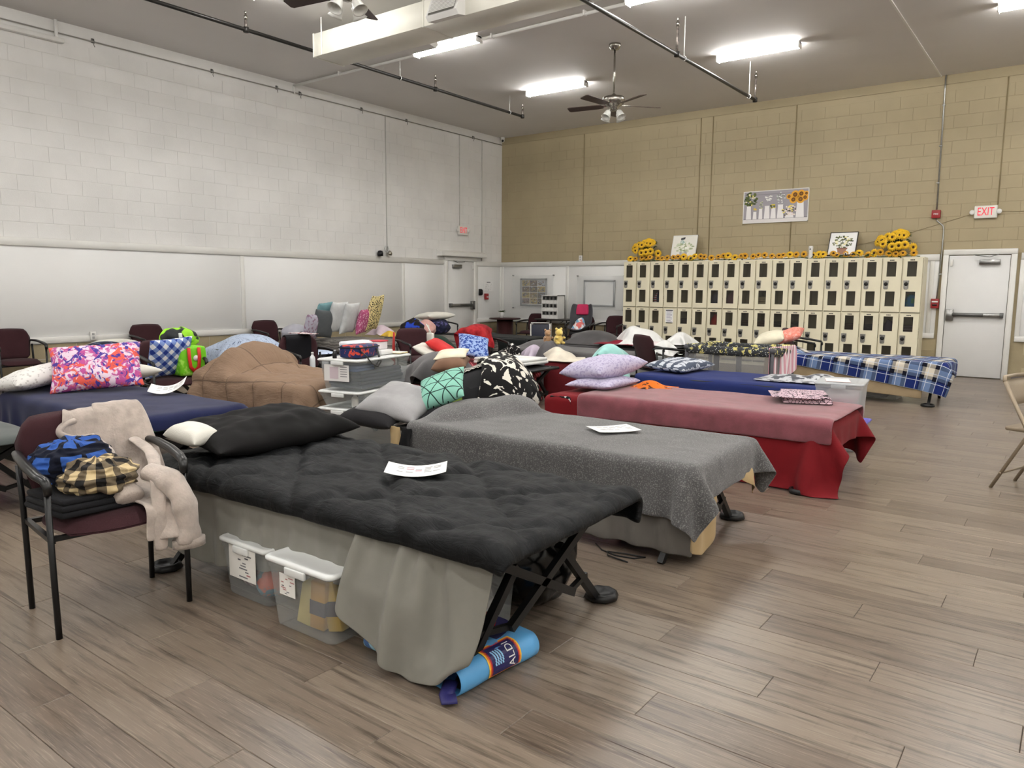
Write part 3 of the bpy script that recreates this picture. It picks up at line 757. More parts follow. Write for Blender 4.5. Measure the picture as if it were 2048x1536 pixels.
t = thing('evacuation_plan', 'white evacuation plan sheet pinned above the small pull station', 'notice', (.0275, -.53, 1.46)); MB().b(0, .002, -.17, .17, -.12, .12).build('sheet', plain('paper_white', (238, 238, 236)), t)
m = MB(); r_ = random.Random(4)
for k in range(26):
    y, z = r_.uniform(-.13, .13), r_.uniform(-.1, .05); a, b = r_.choice([(.04, .004), (.004, .035)]); m.b(.0022, .0026, y-a/2, y+a/2, z-b/2, z+b/2, srgb(150, 150, 150))
m.b(.0022, .0026, -.07, .07, .085, .1, srgb(60, 60, 60)); m.build('print', vcol('print_ink'), t)
t = thing('wall_siren', 'black speaker and silver spotlight fixed on the top rail of the white panelling', 'siren', (.03, -3.9, WT)); MB().lathe([(.0, 0), (.055, 0), (.06, .05), (.045, .1), (.0, .11)], (.05, -.12, 0), 16).build('speaker', plain('phone_black', (22, 22, 24)), t)
MB().lathe([(.0, 0), (.05, 0), (.055, .04), (.03, .09), (0, .1)], (.05, .13, .02), 16).build('spotlight', M_NICK, t); MB().tube([(.05, 0, .16+.06*math.sin(0)), (.05, .03, .2), (.05, .08, .2), (.05, .1, .14), (.05, .08, .08), (.05, .02, .1)], .012, 8, closed=True).build('cable_coil', plain('cable_grey', (190, 190, 188), .5), t)
def outlet(loc, rz, label):
    t = thing('wall_outlet', label, 'outlet', loc, rz); MB().rbox((0, -.015, 0), (.04, .015, .06), .005).build('cover', M_WHITEMETAL, t)
    for z in (-.025, .025): MB().rbox((0, -.031, z), (.017, .003, .016), .004).build('socket', plain('socket_grey', (170, 170, 168), .5), t)
outlet((.03, -9.55, .70), math.pi/2, 'white power outlet box on the bottom rail of the panelling under the white block wall'); outlet((2.258, -.02, 2.09), 0, 'small grey socket box on top of the back panelling under a conduit')
t = thing('wall_wire', 'thin wire slanting down the tan wall from the exit sign behind the flower picture', 'wire', (9.75, -.012, 2.68)); m = MB(); m.tube([(0, 0, 0), (-.9, 0, -.27), (-1.9, 0, -.5), (-2.3, 0, -.57)], .004, 5); m.build('wire', plain('tan_conduit', (160, 143, 104)), t); MB().tube([(.3, 0, .02), (1.6, 0, -.06)], .004, 5).build('wire', plain('tan_conduit', (160, 143, 104)), t)
# poster boards behind clear acrylic
def board(x0, x1, z0, z1, ax0, ax1, az0, az1, label, photos):
    t = thing('display_board', label, 'display board', ((x0+x1)/2, -.028, (z0+z1)/2)); w, h = (x1-x0)/2, (z1-z0)/2
    MB().b(-w, w, -.006, 0, -h, h).build('backing', plain('paper_white', (238, 238, 236)), t)
    for a in ((-w, w, h-.04, h), (-w, w, -h, -h+.04), (-w, -w+.04, -h, h), (w-.04, w, -h, h)): MB().rbox(((a[0]+a[1])/2, -.012, (a[2]+a[3])/2), ((a[1]-a[0])/2, .012, (a[3]-a[2])/2), .003, seg=1).build('frame_rail', plain('aluminium', (172, 173, 174), .35, .7), t)
    if photos:
        m = MB(); r_ = random.Random(11); xs = np.linspace(-w+.045, w-.045, 4); zs = np.linspace(-h+.045, h-.045, 5)
        pal = [(96, 84, 72), (120, 98, 80), (74, 92, 118), (150, 130, 90), (88, 96, 84), (176, 156, 96), (60, 58, 62), (140, 120, 116), (190, 190, 196)]
        for i in range(3):
            for j in range(4):
                cx0, cx1, cz0, cz1 = xs[i]+.004, xs[i+1]-.004, zs[j]+.004, zs[j+1]-.004
                bc = srgb(*pal[r_.randrange(9)]); m.b(cx0, cx1, -.008, -.0065, cz0, cz1, bc)
                for k in range(26):
                    u, v = r_.uniform(cx0+.02, cx1-.02), r_.uniform(cz0+.015, cz1-.015); s = r_.uniform(.006, .02); m.b(u-s, u+s, -.0085, -.008, v-s*.7, v+s*.7, srgb(*pal[r_.randrange(9)]))
        m.build('photo_prints', vcol('print_gloss', .4), t)
    cx, cz = (x0+x1)/2, (z0+z1)/2
    MB().b(ax0-cx, ax1-cx, -.048, -.043, az0-cz, az1-cz).build('acrylic_sheet', clearplastic('acrylic', (240, 245, 245), .10, .05), t)
    for x in (ax0, ax1):
        for z in (az0, az1): MB().lathe([(0, 0), (.014, 0), (.014, .05), (.0, .052)], (x-cx, 0, z-cz), 10, Rot(x=math.pi/2)).build('standoff', M_STEEL, t)
board(.604, 1.358, 1.01, 1.65, .40, 1.55, .96, 1.72, 'aluminium-framed board of photo prints behind clear acrylic, near the corner', True)
board(2.36, 3.148, 1.03, 1.61, 2.20, 3.38, .96, 1.70, 'empty aluminium-framed whiteboard behind clear acrylic beside the lockers', False)
# ------------------------------------------------------------------ lockers
M_CREAM = plain('locker_cream', (229, 222, 195), .42, spec=.5, var=.03, vs=2); M_PANE = clearplastic('locker_pane', (60, 56, 50), .34, .25); M_BLACK = plain('black_plastic', (20, 20, 21), .45); M_LOCKIN = plain('locker_inside', (150, 142, 118), .7)
LK0, LW, LY, LD, LTOP = 3.55, .93, -.40, .37, 1.975
def locker_bank():
    t = thing('locker_bank', 'cream steel locker bank', 'locker', (LK0, LY, 0), group='cream lockers along the tan wall')
    m = MB(); e = .008
    for k in range(4): x = k*.31; m.b(x-e if k else 0, x+e if k < 3 else .93, .004, LD, .06, LTOP)
    for z in (.10, .585, 1.04, 1.50, LTOP-.012): m.b(0, .93, .012, LD, z-e, z+e+(.004 if z > 1.9 else 0))
    m.b(0, .93, LD-.006, LD, .06, LTOP)
    m.build('carcass', M_CREAM, t)
    MB().b(0.002, .928, .03, LD-.01, 0, .06).build('plinth', M_CREAM, t)
    for c in range(3):
        for r in range(2):
            x0, x1 = c*.31+.012, c*.31+.298; z0, z1 = ((.115, 1.035), (1.06, 1.955))[r]; zo = z1-1.955
            m = MB(); d0, d1 = -.018, .0
            wx0, wx1 = x0+.055, x0+.20; w1 = (1.655+zo, 1.905+zo); w2 = (1.155+zo, 1.405+zo)
            m.b(x0, wx0, d0, d1, z0, z1); m.b(wx1, x1, d0, d1, z0, z1)
            for a, b in ((z0, w2[0]), (w2[1], w1[0]), (w1[1], z1)): m.b(wx0, wx1, d0, d1, a, b)
            D = m.build('door', M_CREAM, t)
            for a, b in (w1, w2): MB().b(wx0-.004, wx1+.004, -.006, -.003, a-.004, b+.004).build('window_pane', M_PANE, D)
            m = MB(); m.prism([(x0+.012, 1.59+zo), (x0+.098, 1.59+zo), (x0+.09, 1.455+zo), (x0+.075, 1.44+zo), (x0+.035, 1.44+zo), (x0+.02, 1.455+zo)], lambda u, v, d: (u, d, v), -.026, -.018)
            L = m.build('lock_plate', plain('lock_chrome', (150, 148, 142), .3, .6, var=.25, vs=40), D)
            MB().lathe([(.0, 0), (.032, 0), (.03, .012), (.012, .02), (.0, .02)], (x0+.055, -.026, 1.53+zo), 14, Rot(x=math.pi/2)).build('lock_dial', M_BLACK, L)
            m = MB()
            for k in range(3): m.b(x0+.095+k*.024, x0+.115+k*.024, -.0205, -.018, 1.922+zo, 1.936+zo)
            m.build('number_plate', M_BLACK, D)
    return t
bank = locker_bank()
_lk = ['cream steel locker bank at the end of the row beside the empty whiteboard', 'cream steel locker bank with a printed notice taped over a lower window', 'cream steel locker bank with red clothing behind a lower window', 'cream steel locker bank standing behind the printed playpen', 'cream steel locker bank under the framed topiary picture', 'cream steel locker bank at the end of the row beside the white door']
for i in range(6):
    o = bank if i == 0 else copy_tree(bank)
    o.location = (LK0+i*LW, LY, 0); o['label'] = _lk[i]
def lcol(c): return LK0+c*.31+.14
def inlocker(c, lvl, mat, label, kind='lump', cat='clothing'):
    z = (.125, .6, 1.05, 1.512)[lvl]; x = lcol(c)
    if kind == 'lump': lump('folded_clothes', (x, -.265, z+.15), (.115, .11, .17), mat, label, cat, seed=c*7+lvl, flatz=.145, sub=0, n=16, m_=10, amp=.25)
    else: folded('folded_clothes', (x+.01, -.235, z), (.24, .26, .24), mat, label, cat, layers=5, seed=c)
inlocker(6, 1, fabric('red_knit', (196, 42, 46)), 'bright red garment stuffed in a lower locker'); inlocker(2, 2, uvpat('flag_print', lambda M, u, v: M.mix(M.mix(srgb(200, 60, 60), srgb(230, 230, 230), (v*22.).frac().gt(.5)), srgb(50, 60, 90), (u*3.).frac().gt(.6))), 'striped red and white cloth inside an upper locker')
inlocker(7, 2, fabric('mauve_knit', (130, 96, 104)), 'mauve garment hanging behind an upper locker window'); inlocker(6, 2, fabric('slate_cloth', (70, 74, 92)), 'slate coloured bundle behind an upper locker window')
inlocker(17, 2, uvpat('blue_wrap', lambda M, u, v: M.mix(srgb(40, 140, 190), srgb(90, 170, 120), M.noise(14.).smooth(.5, .62))), 'turquoise blue printed bag in the end locker near the door'); inlocker(16, 1, fabric('purple_dark', (74, 66, 92)), 'dark purple clothes in a lower locker')
inlocker(6, 0, plain('bag_pale', (206, 208, 212), .35), 'pale plastic bag in a bottom locker'); inlocker(9, 2, fabric('cream_fold', (190, 176, 140)), 'cream folded cloth at the bottom of an upper locker', 'f')
for c, col in ((4, (84, 80, 86)), (8, (92, 70, 66)), (9, (98, 78, 72)), (10, (60, 66, 64)), (11, (52, 62, 56)), (14, (86, 66, 64)), (15, (70, 76, 84)), (17, (120, 108, 110))):
    inlocker(c, 1, fabric('locker_cloth_%d' % c, col), 'folded %s clothes behind a lower locker window' % {4: 'charcoal', 8: 'brown', 9: 'russet', 10: 'dark green-grey', 11: 'dark green', 14: 'reddish brown', 15: 'blue-grey', 17: 'pale mauve'}[c], 'f')
t = thing('notice_sheet', 'printed white notice taped over a locker window', 'notice', (lcol(3), LY-.021, .885)); MB().b(-.085, .085, -.001, 0, -.13, .13).build('sheet', plain('paper_white', (238, 238, 236)), t)
m = MB()
for k in range(9): m.b(-.06, .06-.03*(k % 3 == 1), -.0016, -.0012, .08-k*.024-.004, .08-k*.024+.004, srgb(150, 140, 170))
m.b(-.075, .075, -.0016, -.0012, .1, .118, srgb(60, 60, 70)); m.build('print', vcol('print_ink'), t)

# ------------------------------------------------------------------ sunflowers, pictures on the lockers
M_PETAL = plain('petal_yellow', (232, 186, 40), .6, var=.16, vs=20); M_PETAL2 = plain('petal_gold', (220, 164, 44), .6, var=.16, vs=20); M_CENTRE = plain('flower_brown', (62, 36, 20), .9, bump=.8, bs=200); M_LEAF = plain('leaf_green', (62, 82, 40), .6, var=.3, vs=15); M_LEAFG = plain('leaf_greygreen', (104, 118, 96), .7, var=.25, vs=15)
def flower_me(r, n=13):
    m = MB()
    for lay in range(2):
        for k in range(n):
            a = 2*math.pi*(k+.5*lay)/n; R = RZ(a); q = r*(1-.12*lay)
            m.add([R @ Vector(p) for p in ((r*.2, 0, .012*lay), (q*.6, -r*.15, .012+.015*lay), (q, 0, -.012+.02*lay), (q*.6, r*.15, .012+.015*lay))], [(0, 1, 2, 3)])
    return m.mesh('flower')
def centre_me(r): return MB().lathe([(0, .028), (r*.16, .027), (r*.3, .012), (r*.3, -.005)][::-1], n=10).mesh('flower_centre')
def leaf_me(l):
    m = MB(); m.add([(0, 0, 0), (l*.35, -l*.22, .01), (l, 0, -.02), (l*.35, l*.22, .01), (l*.45, 0, -.012)], [(0, 1, 4), (1, 2, 4), (2, 3, 4), (3, 0, 4)]); return m.mesh('leaf')
FME, FME2, CME, LME, LME2 = flower_me(.074), flower_me(.088), centre_me(.07), leaf_me(.1), leaf_me(.09)
for me, mt in ((FME, M_PETAL2), (FME2, M_PETAL), (CME, M_CENTRE), (LME, M_LEAF), (LME2, M_LEAFG)): me.materials.append(mt)
def facing(n, spin=0): return Vector(n).to_track_quat('Z', 'Y').to_euler()
def put_flower(parent, p, n, big):
    f = link('sunflower', FME2 if big else FME, None, parent, p, facing(n)); link('flower_centre', CME, None, f)
r_ = random.Random(3)
g_ = thing('sunflower_garland', 'artificial sunflower garland laid along the tops of the lockers', 'garland', (LK0, -.33, LTOP+.006))
MB().tube([(x, .02*math.sin(x*7), .015+.006*math.sin(x*11)) for x in np.linspace(.08, 5.5, 60)], .007, 5).build('stem', M_LEAF, g_)
for k in range(46):
    x = .12+k*.117+r_.uniform(-.03, .03); put_flower(g_, (x, r_.uniform(-.03, .05), r_.uniform(.045, .085)), (r_.uniform(-.3, .5), -1, r_.uniform(.1, .9)), r_.random() < .35)
for k in range(64):
    x = .06+k*.085; o = link('leaf', LME if r_.random() < .5 else LME2, None, g_, (x, r_.uniform(-.03, .06), r_.uniform(.01, .05)), (r_.uniform(-.7, .7), r_.uniform(-.9, .3), r_.uniform(-3.1, 3.1)))
def bouquet(x, zc, label, pot):
    t = thing('sunflower_bouquet', label, 'flowers', (x, -.19, LTOP+.004))
    MB().lathe([(0, 0), (.085, 0), (.1, .1), (.115, .16), (.105, .16), (.095, .12)], n=18).build('pot', pot, t)
    MB().sphere((0, 0, .24), (.13, .10, .11)).build('foliage', plain('foliage_dark', (40, 48, 26), .9, var=.3, vs=20, bump=.8, bs=60), t)
    for k in range(22):
        a = k*2.4; e = -.15+1.5*((k*.37) % 1); d = Vector((math.cos(a)*math.cos(e)*.28, (-abs(math.sin(a)) if k % 6 else math.sin(a))*math.cos(e)*.16-.03, .2+math.sin(e)*.22))
        if d.y > .1: d.y = .1
        put_flower(t, d, (d.x*2.2, -.7+d.y, d.z-.16), True)
    for k in range(26):
        a = k*2.1; link('leaf', LME, None, t, (math.cos(a)*.15, math.sin(a)*.1, .2+.2*((k*.61) % 1)), (r_.uniform(-.5, .5), r_.uniform(-.9, .2), a))
bouquet(3.95, 0, 'bunch of artificial sunflowers in an olive pot above the end locker by the whiteboard', plain('pot_olive', (128, 116, 60), .6)); bouquet(8.64, 0, 'bunch of artificial sunflowers on the lockers next to the topiary picture', plain('pot_dark', (92, 84, 52), .6))
def disc(m, fn, cx, cy, rx, ry, d, col, n=10, ph=0): m.add([fn(cx+rx*math.cos(2*math.pi*k/n+ph), cy+ry*math.sin(2*math.pi*k/n+ph), d) for k in range(n)], [tuple(range(n))], col=col)
def picture(name, loc, w, h, lean, label, border, bg, paint):
    t = thing(name, label, 'picture', loc); t.rotation_euler = (-lean, 0, 0)
    MB().b(-w/2+.006, w/2-.006, -.018, 0, .006, h-.006).build('canvas', bg, t)
    for a in ((-w/2, w/2, 0, .012), (-w/2, w/2, h-.012, h), (-w/2, -w/2+.012, 0, h), (w/2-.012, w/2, 0, h)): MB().b(a[0], a[1], -.026, .002, a[2], a[3]).build('frame_side', border, t)
    m = MB(); paint(m, lambda u, v, d: (u, -.0185-d*.00022, v)); m.build('painting', vcol('print_ink'), t, normals=False)
def rnd_leaves(m, fn, cx, cy, rx, ry, n, d, cols, s, r):
    for k in range(n):
        a, q = r.uniform(0, 6.28), math.sqrt(r.random()); x, y = cx+rx*q*math.cos(a), cy+ry*q*math.sin(a); disc(m, fn, x, y, s*r.uniform(.6, 1.2), s*r.uniform(.4, .8), d+k*.02, srgb(*r.choice(cols)), 6, r.random()*3)
def paint_wide(m, fn):
    r = random.Random(5); W, Hh = 1.22, .6
    rect = lambda x0, x1, y0, y1, d, c: m.add([fn(x0, y0, d), fn(x1, y0, d), fn(x1, y1, d), fn(x0, y1, d)], [(0, 1, 2, 3)], col=srgb(*c))
    rect(-.595, .595, .07, .585, 0, (158, 154, 160)); rect(-.595, .595, .013, .07, .2, (222, 218, 216)); rect(-.595, .595, .07, .085, .3, (130, 126, 134)); rect(-.595, .595, .52, .535, .3, (140, 136, 142))
    for x, w, h in ((-.5, .1, .25), (-.38, .075, .14), (-.27, .075, .19), (-.15, .11, .24), (-.03, .1, .2), (.1, .12, .25), (.46, .15, .32), (.27, .16, .1)):
        m.add([fn(x-w*.5, .075, 1), fn(x+w*.5, .075, 1), fn(x+w*.38, .075+h*.9, 1), fn(x+w*.42, .075+h, 1), fn(x-w*.42, .075+h, 1), fn(x-w*.38, .075+h*.9, 1)], [tuple(range(6))], col=srgb(236, 233, 232))
    rnd_leaves(m, fn, -.47, .45, .13, .12, 60, 2, [(70, 82, 44), (90, 100, 50), (54, 66, 40)], .03, r); rnd_leaves(m, fn, -.47, .43, .11, .11, 10, 4, [(226, 216, 110), (240, 232, 190)], .022, r)
    rnd_leaves(m, fn, -.13, .46, .07, .06, 26, 2, [(240, 240, 236), (220, 222, 214)], .016, r); rnd_leaves(m, fn, .1, .45, .08, .1, 30, 2, [(236, 238, 236), (120, 130, 110), (200, 206, 200)], .016, r)
    rnd_leaves(m, fn, -.05, .3, .05, .05, 16, 3, [(226, 200, 60), (90, 100, 50)], .018, r); rnd_leaves(m, fn, -.38, .25, .03, .03, 6, 3, [(220, 190, 70)], .016, r); rnd_leaves(m, fn, -.25, .32, .04, .08, 16, 3, [(200, 204, 160), (130, 140, 110)], .014, r)
    rnd_leaves(m, fn, .27, .2, .13, .1, 46, 3, [(236, 228, 216), (240, 222, 120), (76, 70, 50), (230, 214, 210)], .022, r)
    for x, y, s in ((.36, .49, .075), (.47, .5, .07), (.33, .4, .07), (.46, .4, .075), (.54, .43, .06), (.25, .46, .05), (.56, .5, .045)):
        disc(m, fn, x, y, s, s, 5+s, srgb(224, 164, 56), 14); disc(m, fn, x, y, s*.55, s*.55, 5.5+s, srgb(110, 70, 28), 10); disc(m, fn, x, y, s*.25, s*.25, 6+s, srgb(150, 106, 40), 8)
picture('flower_canvas', (6.51, -.004, 2.68), 1.22, .60, 0, 'wide canvas of white vases and sunflowers hung on the tan wall', M_WHITEMETAL, plain('paper_white', (238, 238, 236)), paint_wide)
def paint_hyd(m, fn):
    r = random.Random(8); m.add([fn(-.07, .03, 1), fn(.07, .03, 1), fn(.085, .15, 1), fn(-.085, .15, 1)], [(0, 1, 2, 3)], col=srgb(166, 168, 172)); disc(m, fn, 0, .08, .05, .02, 2, srgb(206, 208, 212))
    rnd_leaves(m, fn, 0, .22, .19, .1, 60, 1.5, [(176, 186, 150), (150, 164, 120), (204, 210, 184), (222, 224, 206)], .032, r); rnd_leaves(m, fn, .02, .25, .09, .07, 30, 3.2, [(234, 232, 214), (240, 240, 230)], .022, r)
    rnd_leaves(m, fn, -.03, .34, .06, .04, 14, 3, [(110, 160, 150), (180, 200, 190)], .02, r); m.add([fn(-.09, .37, 5), fn(.0, .39, 5), fn(.0, .435, 5), fn(-.09, .415, 5)], [(0, 1, 2, 3)], col=srgb(74, 74, 76))
picture('flower_picture', (4.80, -.27, LTOP+.06), .52, .47, .28, 'square picture of white hydrangeas in a tin pot leaning above the lockers', M_WHITEMETAL, plain('canvas_cream', (232, 230, 220), .7, var=.02), paint_hyd)
def paint_top(m, fn):
    r = random.Random(9); m.add([fn(-.055, .02, 1), fn(.055, .02, 1), fn(.08, .12, 1), fn(-.08, .12, 1)], [(0, 1, 2, 3)], col=srgb(156, 116, 96)); m.add([fn(-.09, .12, 1), fn(.09, .12, 1), fn(.09, .145, 1), fn(-.09, .145, 1)], [(0, 1, 2, 3)], col=srgb(134, 96, 80))
    rnd_leaves(m, fn, 0, .27, .17, .13, 90, 2, [(96, 104, 66), (70, 80, 56), (120, 124, 84)], .02, r); rnd_leaves(m, fn, 0, .27, .12, .1, 16, 5, [(232, 222, 160), (236, 232, 200)], .024, r)
picture('flower_picture', (7.80, -.30, LTOP+.05), .47, .45, .42, 'black-framed picture of a topiary in a clay pot leaning above the lockers', plain('frame_black', (38, 34, 32), .4), plain('paper_white', (238, 238, 236)), paint_top)
t = thing('air_freshener', 'white upright air freshener standing on the lockers', 'air freshener', (7.29, -.33, LTOP+.004)); MB().lathe([(0, 0), (.038, 0), (.04, .02), (.034, .1), (.04, .2), (.036, .225), (0, .228)], n=18).build('body', M_WHITEMETAL, t); MB().lathe([(0, 0), (.012, 0), (.012, .004), (0, .005)], (0, -.037, .17), 10, Rot(x=math.pi/2)).build('nozzle', M_BLACK, t)

# ------------------------------------------------------------------ armchairs
M_MAR = fabric('maroon_upholstery', (58, 33, 37), .95, .1, 300, .5, .12); M_TUBE = plain('black_tube', (15, 15, 16), .34, .1, spec=.45); M_ARM = plain('black_arm', (16, 16, 17), .3, spec=.5)
def armchair():
    t = thing('armchair', 'maroon armchair', 'chair', group='maroon fabric armchairs')
    # seat: crowned cushion, waterfall front
    n = 15; X, Y = np.meshgrid(np.linspace(-1, 1, n), np.linspace(-1, 1, n)); sup = (np.abs(X)**4+np.abs(Y)**4)
    rr = np.maximum(np.abs(X), np.abs(Y)); ang = np.hypot(X, Y)+1e-9; sq = rr/ang*(1+.22*(ang/np.maximum(rr, 1e-9)-1))
    sx, sy = X*sq, Y*sq; sx, sy = sx*(.235+.0*Y), sy*(.25-.02*(1-X)/2)
    ed = np.clip(1-rr**5, 0, 1)**.5
    top = np.stack([sx+.01, sy, .425+.045*ed-.02*np.clip(X, 0, 1)**3], -1); bot = np.stack([sx+.01, sy, .425-.03*ed-.012*np.clip(X, 0, 1)**2], -1)
    m = MB(); m.grid(top); m.grid(bot, flip=True); o = m.build('seat', M_MAR, t)
    bm = bmesh.new(); bm.from_mesh(o.data); bmesh.ops.remove_doubles(bm, verts=bm.verts, dist=1e-4); bm.to_mesh(o.data); bm.free()
    # back: wide crowned panel, curved and raked
    U, V = np.meshgrid(np.linspace(-1, 1, 17), np.linspace(0, 1, 13)); wd = .215+.045*np.minimum(1, V*1.35)
    cor = np.clip((np.abs(U)-.72)/.28, 0, 1); zz = .445+.385*V-(V > .5)*.10*cor**2*(V-.5)*2+(V < .5)*.05*cor**2*(.5-V)*2+.018*(1-U**2)*V
    xx = -.215-.09*V-.0+.035*U**2-.01*np.sin(V*3.1)
    edg = np.clip(1-np.maximum(np.abs(U), np.abs(V*2-1))**6, 0, 1)**.5
    fr = np.stack([xx+.028*edg, U*wd, zz], -1); bk = np.stack([xx-.016*edg, U*wd, zz], -1)
    m = MB(); m.grid(fr); m.grid(bk, flip=True); o = m.build('backrest', M_MAR, t)
    bm = bmesh.new(); bm.from_mesh(o.data); bmesh.ops.remove_doubles(bm, verts=bm.verts, dist=1e-4); bm.to_mesh(o.data); bm.free()
    for s in (-1, 1):
        MB().tube([(.21, s*.262, 0), (.205, s*.264, .2), (.195, s*.266, .62)], .0125, 10).build('leg', M_TUBE, t)
        MB().tube([(-.2, s*.255, 0), (-.2, s*.258, .3), (-.205, s*.26, .5), (-.225, s*.262, .64)], .0125, 10).build('leg', M_TUBE, t)
        arm = [(-.275, s*.245, .675), (-.235, s*.262, .69), (-.12, s*.278, .688), (.02, s*.284, .672), (.13, s*.28, .655), (.19, s*.27, .645), (.205, s*.266, .625), (.205, s*.265, .59)]
        MB().tube(arm, [.014, .017, .02, .021, .02, .018, .016, .014], 10, flat=(1.15, .8)).build('armrest', M_ARM, t)
        MB().bar((.2, s*.258, .40), (-.2, s*.252, .40), .02).build('seat_rail', M_TUBE, t)
    for x in (.15, -.19): MB().bar((x, -.255, .395), (x, .255, .395), .02).build('crossbar', M_TUBE, t)
    return t
_ac = armchair()
CHAIRS = {}
for i, (key, x, y, a, lab) in enumerate([
    ('fg', 7.925, -13.06, -.12, 'maroon armchair heaped with a beige robe and flannel shirts'),
    ('w1', .42, -10.66, 0, 'empty maroon armchair against the panelled wall beside the navy tartan bed'),
    ('w2', .42, -8.83, 0, 'empty maroon armchair against the panelled wall behind the chair of bags'),
    ('bags', 3.75, -10.42, -.15, 'maroon armchair holding a gingham pillow and lime green bag'),
    ('w4', .42, -6.78, 0, 'maroon armchair against the panelled wall next to the pillow pile'),
    ('coats', 4.2, -9.0, -.1, 'maroon armchair with black clothes hung over its back'),
    ('tote', 3.98, -6.95, -.32, 'maroon armchair with a canvas tote hanging at its side'),
    ('w7', .45, -2.62, 0, 'maroon armchair in front of the white door, behind the black bed'),
    ('jacket', 4.62, -6.32, -.3, 'maroon armchair draped with a red jacket'),
    ('b9', 1.26, -.52, -math.pi/2, 'maroon armchair against the back wall between round table and folding table'),
    ('seat', 2.74, -.80, -math.pi/2+.3, 'maroon armchair with a child car seat on it'),
    ('b10', 3.27, -.42, -math.pi/2, 'maroon armchair against the back wall beside the lockers'),
    ('pen', 7.02, -5.72, 1.0, 'maroon armchair seen from behind next to the playpen'),
    ('redthrow', 3.62, -12.36, -.2, 'maroon armchair under a fringed red throw beside the dotted white pillow'),
    ('plaid', 7.98, -2.86, .08, 'maroon armchair at the head of the blue plaid bed')]):
    o = _ac if i == 0 else copy_tree(_ac)
    o.location = (x, y, 0); o.rotation_euler = (0, 0, a); o['label'] = lab; CHAIRS[key] = o
def chair_pt(key, p):
    o = CHAIRS[key]; return Matrix.Rotation(o.rotation_euler[2], 3, 'Z') @ Vector(p)+o.location
# folding chair cut by the frame edge
M_BEIGEM = plain('beige_metal', (150, 136, 116), .4, .3, var=.05)
t = thing('folding_chair', 'beige metal folding chair on the open floor', 'chair', (11.10, -8.08, 0), math.radians(-20))
for s in (-1, 1):
    MB().tube([(-.22, s*.21, 0), (.02, s*.205, .44), (.20, s*.195, .80)] if False else [(.26, s*.21, .0), (.02, s*.205, .44), (-.16, s*.195, .78)], .014, 10).build('front_leg', M_BEIGEM, t)
    MB().tube([(-.2, s*.185, 0), (.0, s*.185, .40), (.03, s*.185, .46)], .012, 10).build('rear_leg', M_BEIGEM, t)
MB().tube([(-.16, -.195, .78), (-.175, -.17, .81), (-.18, 0, .815), (-.175, .17, .81), (-.16, .195, .78)], .014, 10).build('top_rail', M_BEIGEM, t)
MB().rbox((.06, 0, .45), (.2, .19, .016), .012).build('seat', M_BEIGEM, t); m = MB(); P_ = np.stack(np.meshgrid(np.linspace(-.19, .19, 9), np.linspace(0, 1, 4)), -1); G = np.stack([-.085-.075*P_[..., 1]-.02*(1-(P_[..., 0]/.19)**2), P_[..., 0], .62+.17*P_[..., 1]], -1); mods(m.grid(G).build('back_panel', M_BEIGEM, t), .004)
for x, z in ((.2, .11), (-.14, .12)): MB().tube([(x, -.2, z), (x, .2, z)], .008, 8).build('crossbar', M_BEIGEM, t)

# ------------------------------------------------------------------ back wall tables, plant, organiser, car seat
M_DWOOD = plain('dark_mahogany', (60, 34, 34), .35, var=.2, vs=8)
t = thing('side_table', 'round dark wood table in the room corner', 'table', (.56, -.58, 0)); MB().lathe([(0, 0), (.26, 0), (.26, .03), (.2, .04), (.19, .7), (0, .7)], n=24).build('drum_base', M_DWOOD, t); MB().lathe([(0, .7), (.36, .7), (.37, .715), (.36, .735), (0, .735)], n=32).build('table_top', M_DWOOD, t)
t = thing('potted_plant', 'small green plant in a white pot on the round table', 'plant', (.50, -.62, .735)); MB().lathe([(0, 0), (.042, 0), (.055, .13), (.048, .13), (.046, .1), (0, .1)], n=16).build('pot', M_WHITEMETAL, t)
for k in range(22): a = k*2.4; link('leaf', LME, None, t, (0, 0, .12), (0, -.35-.5*((k*.37) % 1), a))
t = thing('folding_table', 'dark folding table against the back wall under the photo board', 'table', (1.98, -.47, 0)); MB().rbox((0, 0, .735), (.45, .3, .015), .006).build('table_top', plain('table_dark', (42, 38, 36), .4), t)
for sx in (-1, 1):
    for sy in (-1, 1): MB().tube([(sx*.40, sy*.26, 0), (sx*.38, sy*.26, .72)], .012, 8).build('leg', M_TUBE, t)
    MB().tube([(sx*.3, -.26, .72), (sx*.12, -.26, .60), (sx*.39, -.26, .4)], .008, 6).build('brace', M_TUBE, t)
t = thing('document_rack', 'white slotted document rack on the dark folding table', 'rack', (1.80, -.42, .75)); m = MB()
m.b(.2, .215, -.15, .15, 0, .52); m.b(-.215, -.2, -.15, .15, 0, .52); m.b(-.215, .215, .13, .15, 0, .52); m.b(-.215, .215, -.15, .15, .505, .52); m.build('case', M_WHITEMETAL, t)
for r in range(3):
    for c in range(4):
        x = -.15+c*.1; z = .06+r*.165
        MB().b(x-.048, x+.048, -.155, -.145, z-.06, z+.02).build('slot_front', M_WHITEMETAL, t); MB().b(x-.022, x+.022, -.158, -.15, z+.03, z+.095).build('slot_opening', M_BLACK, t)
t = thing('rolling_cart', 'white-sided navy rolling cart in front of the folding table', 'cart', (2.12, -1.35, 0), .5)
for s in (-1, 1): MB().rbox((s*.2, 0, .36), (.012, .2, .32), .01, seg=1).build('side_panel', M_WHITEMETAL, t)
MB().rbox((0, .02, .36), (.185, .17, .3), .01).build('body', plain('cart_navy', (36, 40, 58), .4), t); MB().tube([(-.19, -.16, .66), (-.19, -.19, .7), (.19, -.19, .7), (.19, -.16, .66)], .012, 8).build('handle', M_WHITEMETAL, t)
